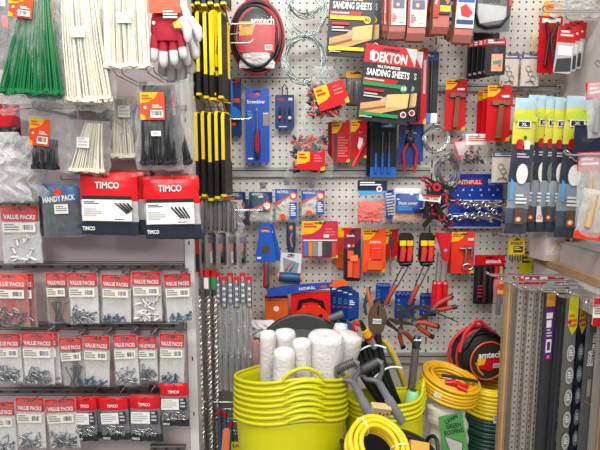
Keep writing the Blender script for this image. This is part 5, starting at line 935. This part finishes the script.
# coiled hoses
def coil(c, R0, rows, layers, hr, m, name, label, rot=(0, 0, 0), group=None, extra=None, jit=.0015, mats=None):
    g = thing(name, label, 'hose', c, rot, group); rr = random.Random(len(label)); mb = MB()
    for L in range(layers):
        for q in range(rows):
            R_ = R0-q*hr*1.9; z = (L+.5)*hr*1.9+rr.uniform(-1, 1)*jit; ph = rr.random()*6
            mb.tube([((R_+jit*math.sin(2*A+ph))*math.cos(A), (R_+jit*math.cos(3*A))*math.sin(A), z+jit*math.sin(A+ph)) for A in [2*PI*i/48 for i in range(48)]], hr, m if not mats else mats[L % len(mats)], 8, True)
    mb.build('coils', g); return g, layers*hr*1.9
YH = mat('#e3b414', .3, var=.1); YH2 = mat('#f2d21c', .3, var=.08); GH = mat('#1e4038', .3)
s = SC(-.24)
c2 = at(487, 440, -.2)
g, H1 = coil((c2.x, -.2, .16), .094, 2, 16, .0075, GH, 'green_hose_coil', 'dark green hose coil at the bottom under the bright yellow coil')
zt = .16+H1
g, H2 = coil((c2.x, -.2, zt), .094, 3, 7, .0075, YH2, 'yellow_hose_coil', 'bright yellow hose coil on the dark green coil below the black round bag')
mb = MB(); mb.box(-.022, .022, -.001, 0, -.02, .012, CRM); mb.box(.024, .04, -.001, 0, -.022, .012, mat('#9a2018', .4)); draw(mb, .04, .04, [], 0); [mb.quad(-.018, .004-.007*i, .016, .007-.007*i, -.0014, DGR) for i in range(3)]; mb.build('hose_label', g, (-.005, -.1045, .02))
print('coil tops', zt, zt+H2, 'want', at(487, 425, -.29).z, at(487, 388, -.29).z)
# tilted coil on the bag
c3 = at(446, 391, -.30); g, H3 = coil((c3.x, -.31, c3.z), .092, 3, 5, .0068, YH, 'yellow_hose_coil', 'golden yellow hose coil tilted on top of the white and green bag', (math.radians(6), math.radians(11), 0), mats=[YH, mat('#d8a41a', .3), YH])
mb = MB(); mb.prism([(-.05, 0), (.07, -.006), (.07, -.014), (-.05, -.012)], -.0, .01, mat('#2b2523', .5)); mb.box(-.05, .0, -.001, .0, -.006, .004, WHT); mb.build('black_band', g, (0, -.05, H3+.014), (math.radians(70), 0, 0))
mb = MB(); mb.tube([(-.035, 0, 0), (-.01, 0, .006), (.02, 0, -.002), (.04, .0, .002)], [.006, .011, .009, .005], RED, 8); mb.tube([(.0, -.01, .0), (.03, -.02, -.004)], .007, RED, 8); mb.build('red_connector', g, (-.01, -.07, H3+.008))
mb = MB(); mb.box(-.012, .012, -.001, 0, -.01, .01, CRM); mb.build('hose_label', g, (-.06, -.078, .028), (0, 0, -.6))
# front coil
c4 = at(374, 452, -.73); g, H4 = coil((c4.x, -.73, c4.z), .07, 3, 4, .0062, YH2, 'yellow_hose_coil', 'yellow hose coil propped in the black tub at the bottom of the picture', (math.radians(34), math.radians(14), 0), mats=[YH2, mat('#e6bf18', .3), YH2, mat('#e8c61a', .3)])
for A in (2.3, 0.2, -1.7):
    mb = MB(); R_ = .0585; cxx, cyy = R_*math.cos(A), R_*math.sin(A); u = Vector((math.cos(A), math.sin(A), 0)); P = [Vector((cxx, cyy, H4/2))+u*(.021*math.cos(q))+Vector((0, 0, (H4/2+.003)*math.sin(q))) for q in [2*PI*i/16 for i in range(16)]]
    mb.tube(P, .0022, mat('#f0ecd8', .3), 6, True); mb.build('binding', g)
a = at(417, 441, -.72); g = thing('timber_offcut', 'yellow-brown timber offcut lying in the black tub', 'wood', a, (math.radians(-35), math.radians(14), .1)); mb = MB(); mb.box(-.018, .03, -.006, .006, -.06, .0, mat('#c99a42', .6, var=.25, scale=20)); mb.build('offcut', g)
# white and green bag
t_ = at(447, 402, -.36); g = thing('green_print_bag', 'white sack printed green with black lettering under the tilted hose coil', 'sack', t_, (0, math.radians(-6), 0)); s = SC(-.36)
mb = MB(); mb.pouch(40*s, 70*s, .03, [(1, mat('#cfcbbd', .4))], seed=3, amp=.004, smooth=True, low=.5, wav=.01); mb.build('sack', g)
mb = MB(); W_, H_ = 40*s, 70*s
gm = mat('#4f9a50', .4)
mb.add([(-13*s, -.034, -9*s), (12*s, -.034, -6*s), (17*s, -.034, -68*s), (-10*s, -.034, -68*s)], [(0, 3, 2, 1)], gm)
mb.text('LAWN', 0, -13*s, 4.5*s, -.0345, BLK, rot=24, maxw=14*s); mb.text('GREEN', 2*s, -20.5*s, 5*s, -.0345, BLK, maxw=16*s, rot=6); mb.text('ROOFING', 2*s, -27*s, 5*s, -.0345, BLK, maxw=20*s, rot=6)
mb.add([(-8*s, -.0347, -31*s), (10*s, -.0347, -40*s), (9*s, -.0347, -50*s), (-2*s, -.0347, -54*s)], [(0, 3, 2, 1)], LGR); mb.tube([(-8*s, -.035, -31*s), (10*s, -.035, -40*s), (9*s, -.035, -50*s), (-2*s, -.035, -54*s)], .001, BLK, 4, True); mb.build('printed_front', g)
# amtech round zip bag
c = at(483, 356, -.24); s = SC(-.24); g = thing('jump_lead_case', 'black and red round zipped case resting on the bright yellow hose coil', 'case', c, (0, 0, math.radians(10)))
mb = MB(); mb.lathe([(.001, .05), (24*s, .045), (28*s, .03), (28.5*s, -.0), (27*s, -.018), (.001, -.018)], mat('#202021', .55), axis='y', seg=40); mb.v = [(x, -y+.02, z) for x, y, z in mb.v]; mb.build('case_body', g)
mb = MB(); mb.tube(ring(0, 0, 25.5*s, 25.5*s, 40, y=-.0), .006, BLK, 8, True); mb.tube(ring(-3*s, 0, 30*s, 29*s, 40, y=.035), .006, mat('#c8202c', .5), 8, True); mb.tube(ring(-1*s, 0, 27*s, 27.5*s, 40, y=.012), .0045, mat('#c8202c', .5), 8, True); mb.tube(ring(0, -1*s, 20*s, 20*s, 36, y=-.034), .003, mat('#d84a30', .4), 6, True); mb.build('red_piping', g)
mb = MB(); mb.disc(0, -1*s, 19.5*s, -.034, -.03, mat('#2a2624', .5), 36); mb.prism([(-13*s, 1*s), (13*s, 2*s), (14*s, -9*s), (0, -11*s), (-10*s, -8*s)], -.0365, -.0345, RED); mb.prism([(-13*s, 2*s), (-3*s, 2*s), (-5*s, -4*s), (-12*s, -5*s)], -.037, -.0365, OYEL); mb.text('amtech', 1*s, 6*s, 6.5*s, -.0372, WHT, maxw=26*s); mb.quad(5*s, -8.5*s, 12*s, -4*s, -.0368, WHT); [mb.quad((5.6+i)*s, -8*s, (6.1+i)*s, -4.5*s, -.037, BLK) for i in range(6)]; mb.tube([(-14*s, -.036, -2*s), (-11*s, -.037, -10*s), (-6*s, -.037, -15*s)], .004, mat('#d07a20', .4)); mb.build('front_label', g)
mb = MB(); mb.tube([(-26*s, .0, 6*s), (-20*s, .01, 24*s), (-8*s, .01, 37*s), (-3*s, .01, 37*s), (8*s, .01, 26*s)], [.009, .008, .007, .007, .008], mat('#c8202c', .5), 8, flat=.5); mb.tube([(-21*s, -.004, 10*s), (-12*s, -.004, 24*s), (-4*s, -.004, 31*s), (4*s, -.004, 27*s)], .008, BLK, 8, flat=.5); mb.build('carry_strap', g)

# ================================================================ right side
XW = .97
def tall_bag(b, Y, label, rot=0, seed=1, yaw=0):
    t, w_, h_ = wh(b, Y); g = thing('vacuum_bag_pack', label, 'storage bags', t, (0, math.radians(rot), math.radians(yaw)), 'yellow and navy tall bag packs')
    mb = MB(); ny = mat('#141d36', .3); mb.pouch(w_, h_, .008, [(.07, mat('#a9c9d4', .35)), (.34, mat('#d8d42a', .35)), (.62, ny), (.8, mat('#8d98a4', .35)), (.93, mat('#3c4a5e', .35)), (1, ny)], seed=seed, nx=8, ny=36, amp=.0015, low=.7, smooth=True)
    draw(mb, w_, h_, [('p', [(0, .12), (.5, .1), (1, .14), (1, .17), (0, .17)], mat('#bfd23a', .4)), ('r', .12, .165, .72, .215, WHT), ('r', .17, .172, .67, .208, NVY), ('t', 'XL', .42, .19, .022, WHT, .4), ('c', .3, .325, .17, RED), ('r', .16, .33, .44, .37, RED), ('c', .62, .33, .15, WHT), ('r', .5, .33, .74, .37, WHT), ('c', .5, .285, .08, GRN), ('L', .2, .4, .75, .44, 2, LGR), ('p', [(.24+.26+.26*math.cos(2*PI*i/16), .55+.075*math.sin(2*PI*i/16)) for i in range(16)], WHT if seed % 2 else mat('#6e7a70', .4)), ('p', [(.03, .58), (.2, .62), (.16, .74), (.0, .74)] if seed in (1, 7) else [(.0, .7), (.1, .7), (.1, .72), (0, .72)], LBLU), ('L', .3, .7, .8, .78, 3, WHT), ('r', .32, .8, .72, .92, BRN if seed % 3 else WHT), ('c', .5, .885, .13, LOR), ('c', .5, .885, .07, WHT)], -.0105)
    mb.build('printed_bag', g); mb = MB(); mb.pouch(w_*1.03, h_*1.01, .012, [(1, clear('#ffffff', .02, .22, .1, 40))], seed=seed, nx=8, ny=24, amp=.002); mb.build('highlight_film', g); return g  # clear film is an added overlay that gives the printed pack its highlights
tall_bag((516, 98, 538, 234), -.26, 'yellow and navy tall pack, nearest the blue spanner rack', 2, 1)
for k in range(4): tall_bag((529+9*k, 95+k, 546+9*k, 232), -.20-.012*k, 'yellow and navy tall pack seen edge-on, %s in the middle of the row' % ['first', 'second', 'third', 'fourth'][k], 1, 2+k, 0)
tall_bag((568, 96, 593, 238), -.26, 'yellow and navy tall pack at the right end, beside the red and clear packs', 2, 7)
def rw_pack(b, Y, label, rot, v=.25, brush=True):
    t, w_, h_ = wh(b, Y); g = thing('brush_pack', label, 'carded tool', t, (0, math.radians(rot), 0), 'red and clear packs at the right edge')
    mb = MB(); mb.box(-w_/2, w_/2, -.002, .002, -v*h_, 0, RED); draw(mb, w_, h_*v, [('L', .1, .3, .8, .8, 2, WHT)], -.0025); mb.build('header_card', g)
    mb = MB(); mb.tube([(0, -.006, -v*h_), (-.05*w_, -.01, -.6*h_), (-.1*w_, -.006, -.9*h_)], [.006, .008, .01], TAN if brush else GRY, 8); mb.build('tool', g)
    mb = MB(); mb.pouch(w_, h_, .014, [(1, BAGM)], seed=b[0]*.3, amp=.003, nx=10, ny=16); mb.build('clear_bag', g); return g
rw_pack((586, 82, 604, 138), -.42, 'red topped clear pack at the right edge above the silver hooks', -6, .3, False)
rw_pack((578, 152, 604, 226), -.42, 'red and clear pack hanging at the right edge under the silver hooks', -2)
t, w_, h_ = wh((584, 190, 612, 240), -.46); g = thing('brush_pack', 'large clear pack with red lower band at the right edge', 'carded tool', t, (0, math.radians(8), 0), 'red and clear packs at the right edge'); mb = MB(); mb.box(-w_/2, w_/2, -.004, .004, -h_, -h_*.84, mat('#e0301c', .35)); mb.build('red_band', g)
mb = MB(); mb.tube([(-.1*w_, -.005, -.1*h_), (-.15*w_, -.008, -.75*h_)], .01, TAN); mb.build('brush', g); mb = MB(); mb.pouch(w_, h_, .014, [(1, BAGM)], seed=4, amp=.003); mb.build('clear_bag', g)
pack('navy_pack', 'dark navy pack behind the silver hooks at the right edge', 'pack', (575, 125, 602, 160), -.3, NVY, [('r', .3, .3, .7, .5, DGR)])
def rh(px, py, Y, label, dbl=False, rise=.012, r=.0024): return side_hook(label, 0, px, py, Y, XW, dbl, r, rise)
rh(544, 11, -.28, 'upper silver hook from the right wall over the red cards', True); rh(566, 20, -.34, 'second silver hook from the right wall at the top', False); rh(597, 66, -.4, 'silver hook loop at right edge below the clear parts bag', True)
hk('wire hook holding the left yellow and navy pack', 526, 92, -.29); hk('wire hook holding the middle yellow and navy packs', 560, 90, -.27, True)
rh(566, 155, -.42, 'heavy silver double hook crossing the yellow and navy packs', True, .01, .003); rh(572, 161, -.36, 'silver hook just below the heavy double hook', False)
hk('long thin wire hook reaching left at the right wall', 590, 110, -.3)
# things on the timber shelf
def on_shelf(px, Y): return at(px, 250, Y).x
g = thing('small_carton', 'small white and dark red carton on the timber shelf behind the navy packs', 'box', (.885, -.16, zsh), (0, 0, .2)); mb = MB(); mb.box(-.05, .03, -.04, .04, 0, .10, mat('#cfc4bc', .5)); mb.box(.03, .06, -.04, .04, 0, .10, mat('#8c1c38', .5)); mb.quad(-.045, .02, .02, .08, -.0405, mat('#e5dfd8', .5)); mb.tube([(-.02, -.041, .03), (.0, -.041, .07)], .002, OYEL, 4); mb.tube([(.035, -.041, .03), (.055, -.041, .08)], .003, WHT, 4); mb.build('carton', g)
g = thing('grey_carton', 'plain grey carton on the timber shelf at the right edge', 'box', (.93, -.36, zsh)); mb = MB(); mb.box(-.045, .038, -.2, .13, 0, .07, mat('#aaa5a1', .5)); mb.box(-.046, .038, -.2, .13, .068, .072, mat('#8e8986', .5)); mb.build('carton', g)
# long strips on hooks below the shelf
ZS = lambda px, py, Y: at(px, py, Y).z
def strip(px, wpx, Y, label, m, py0=285, kind='plain', els=None, L=.95, rot=0, group=None, dep=.012, name='door_strip', cat='strip'):
    a = at(px, py0, Y); w_ = wpx*SC(Y); g = thing(name, label, cat, a, (0, math.radians(rot), math.radians(14)), group); mb = MB()
    if kind == 'plain': mb.box(-w_/2, w_/2, -dep/2, dep/2, -L, 0, m)
    elif kind == 'ribbed':
        mb.box(-w_/2, w_/2, 0, dep/2, -L, 0, m); mb.box(-w_/2, -w_/2+.002, -dep/2, dep/2, -L, 0, m); mb.box(w_/2-.002, w_/2, -dep/2, dep/2, -L, 0, m)
        for i in range(46): z = -.02-.0195*i; mb.box(-w_*.25, w_*.25, -.001, 0, z-.006, z, mat('#4e4b47', .6))
    elif kind == 'wood': mb.prism([(-w_/2, 0), (w_/2, 0), (w_/2, -L), (-w_/2, -L)], -dep/2, dep/2, m); mb.box(-w_*.1, w_*.1, -dep/2-.002, -dep/2, -L, 0, TAN)
    mb.build('profile', g)
    if els: mb = MB(); draw(mb, w_*1.08, L, els, -dep/2-.001); mb.build('printed_label', g)
    mb = MB(); mb.box(-w_*.4, w_*.4, -.004, .002, -.0, .018, mat('#c8202a', .4) if kind == 'ribbed' else GRY); mb.build('hang_tab', g)
    return g
WS = mat('#9d7f5c', .55, var=.25, scale=14)
strip(508.5, 8, -.36, 'tan wooden strip at the left end of the hanging strips', WS, 281, 'wood', group='tan strips')
strip(515.5, 4, -.33, 'pale plastic strip beside the tan wooden strip', mat('#a9a196', .4), 283)
MS = mat('#bdb8b0', .4, .25)
for k in range(5): strip(520.5+5.4*k, 5, -.36+.012*(k % 2), 'grey perforated metal strip, %s of the five' % ['leftmost', 'second', 'middle', 'fourth', 'rightmost'][k], MS, 284+k, 'ribbed', group='grey perforated metal strips')
PUR2 = mat('#5a2a78', .35)
strip(550, 10, -.39, 'strip with tall purple label and gold top', mat('#3a3a3e', .35), 288, els=[('r', 0, .0, 1, .24, PUR2), ('r', 0, .015, 1, .06, mat('#c98a2a', .4)), ('r', .1, .08, .8, .1, WHT), ('r', .15, .105, .7, .13, WHT), ('L', .2, .135, .8, .165, 3, LGR), ('r', .2, .17, .8, .215, WHT), ('r', .32, .178, .68, .207, PUR2), ('c', .5, .23, .2, PINK)], name='labelled_strip')
for k in range(2): strip(559+5*k, 4, -.38, 'thin dark grey strip %s the purple labelled strip' % ['right beside', 'second right of'][k], mat('#55585c', .35, .3) if k else mat('#3b3d42', .35), 292, rot=.6)
def oval_strip(px, Y, label, dark, n0=0):
    w_ = 9*SC(Y); els = [('p', [(0, 0), (1, 0), (1, .115), (.5, .14), (0, .105)], mat('#d6d222', .35)), ('L', .1, .07, .9, .12, 3, mat('#e06a28', .4)), ('c', .15, .095, .2, mat('#c8206a', .4))]
    for q in range(5): z = .2+.075*q; els += [('p', [(.5+.42*math.cos(2*PI*i/16), z+.029*math.sin(2*PI*i/16)) for i in range(16)], LGR if not dark else mat('#7c828c', .4)), ('p', [(.5+.3*math.cos(2*PI*i/16), z+.021*math.sin(2*PI*i/16)) for i in range(16)], GRY), ('L', .3, z-.012, .7, z+.012, 3, WHT)]
    return strip(px, 11 if not dark else 8, Y, label, mat('#6a6a62' if not dark else '#1c2338', .35), 292, els=els, name='seal_strip', group='yellow topped seal strips')
oval_strip(573, -.42, 'seal strip with yellow top and row of silver oval stickers, nearest', False); oval_strip(583, -.39, 'dark navy seal strip with yellow top and fainter oval stickers', True)
oval_strip(566, -.36, 'seal strip partly hidden left of the nearest oval stickered strip', False)
strip(594, 9, -.44, 'dark grey strip lettered DOOR BOTTOM SEAL', mat('#55575a', .45), 296, els=[('t', 'DOOR', .24, .2, .012, WHT, 4, 86), ('t', 'BOTTOM SEAL', .68, .17, .012, WHT, 7, 86), ('r', .2, .27, .7, .33, mat('#9a8f8c', .5)), ('p', [(0, .34), (1, .36), (1, .364), (0, .344)], ORG)], name='door_seal')
for k in range(2): strip(607+9*k, 10, -.42, 'tan strip at the far right bottom, %s' % ['partly in view', 'outer one'][k], WS, 300, 'wood')
strip(603, 5, -.47, 'pale grey strip right of the lettered seal strip', mat('#8f8a86', .4), 300)
strip(588.5, 2, -.36, 'very thin dark strip left of the lettered seal strip', BLK, 300)
pack('red_white_tab', 'small red and white pack hanging at right edge below the shelf', 'pack', (594, 298, 606, 326), -.5, WHT, [('r', 0, 0, 1, .3, RED), ('r', 0, .7, 1, 1, RED), ('L', .1, .35, .9, .6, 3, GRY)])
# tangle of double hooks and tabs above the strips
rnd = random.Random(5)
for k, (px, py, Y, lab) in enumerate([(487, 275, -.33, 'leftmost long silver hook below the shelf, its tip over the knife set'), (500, 281, -.37, 'second silver hook below the shelf'), (512, 286, -.4, 'third silver hook below the shelf'), (524, 289, -.42, 'fourth silver hook below the shelf'), (540, 291, -.44, 'fifth silver hook below the shelf, near the purple label'), (556, 296, -.46, 'sixth silver hook below the shelf'), (568, 294, -.48, 'seventh silver hook below the shelf, over the yellow topped strips'), (584, 304, -.5, 'lowest silver hook below the shelf at the right edge')]):
    side_hook(lab, 0, px, py, Y, XW, True, .0024, .008)
for k in range(9):
    px = 508+8*k; pack('strip_header', 'red and white header tab above the hanging strips, %s' % ['first', 'second', 'third', 'fourth', 'fifth', 'sixth', 'seventh', 'eighth', 'ninth'][k]+' from the left', 'header tab', (px, 273+k*.8, px+8, 284+k*.8), -.24-.012*k, mat('#c8283a', .4) if k % 3 != 1 else WHT, [('L', .15, .25, .85, .8, 2, WHT if k % 3 != 1 else RED)], rot=R.uniform(-12, 12), group='red and white header tabs of the strips', t=.001, sl=False)
for k in range(4):
    px = 552+11*k; pack('blue_header', 'pale blue folded header %s along the hooks under the shelf' % ['first', 'second', 'third', 'last'][k], 'header tab', (px, 284+3*k, px+12, 293+3*k), -.32-.02*k, LBLU, [('L', .1, .2, .9, .8, 2, WHT)], rot=R.uniform(5, 22), group='pale blue headers under the shelf', sl=False)
# clear sleeve with grey rod left of the strips
g = pack('long_sleeve', 'clear sleeve with orange topped grey tool left of the tan strip', 'carded tool', (494, 280, 505, 342), -.2, None, [], [('tool', lambda mb, w, h: mb.tube([(0, 0, -.1*h), (0, 0, -.55*h)], .009, mat('#5a5c5e', .4))), ('orange_label', [('r', .2, .05, .8, .22, ORG), ('r', .2, .15, .8, .2, OYEL)], None, .011)], bag=BAGW, bagd=.014)
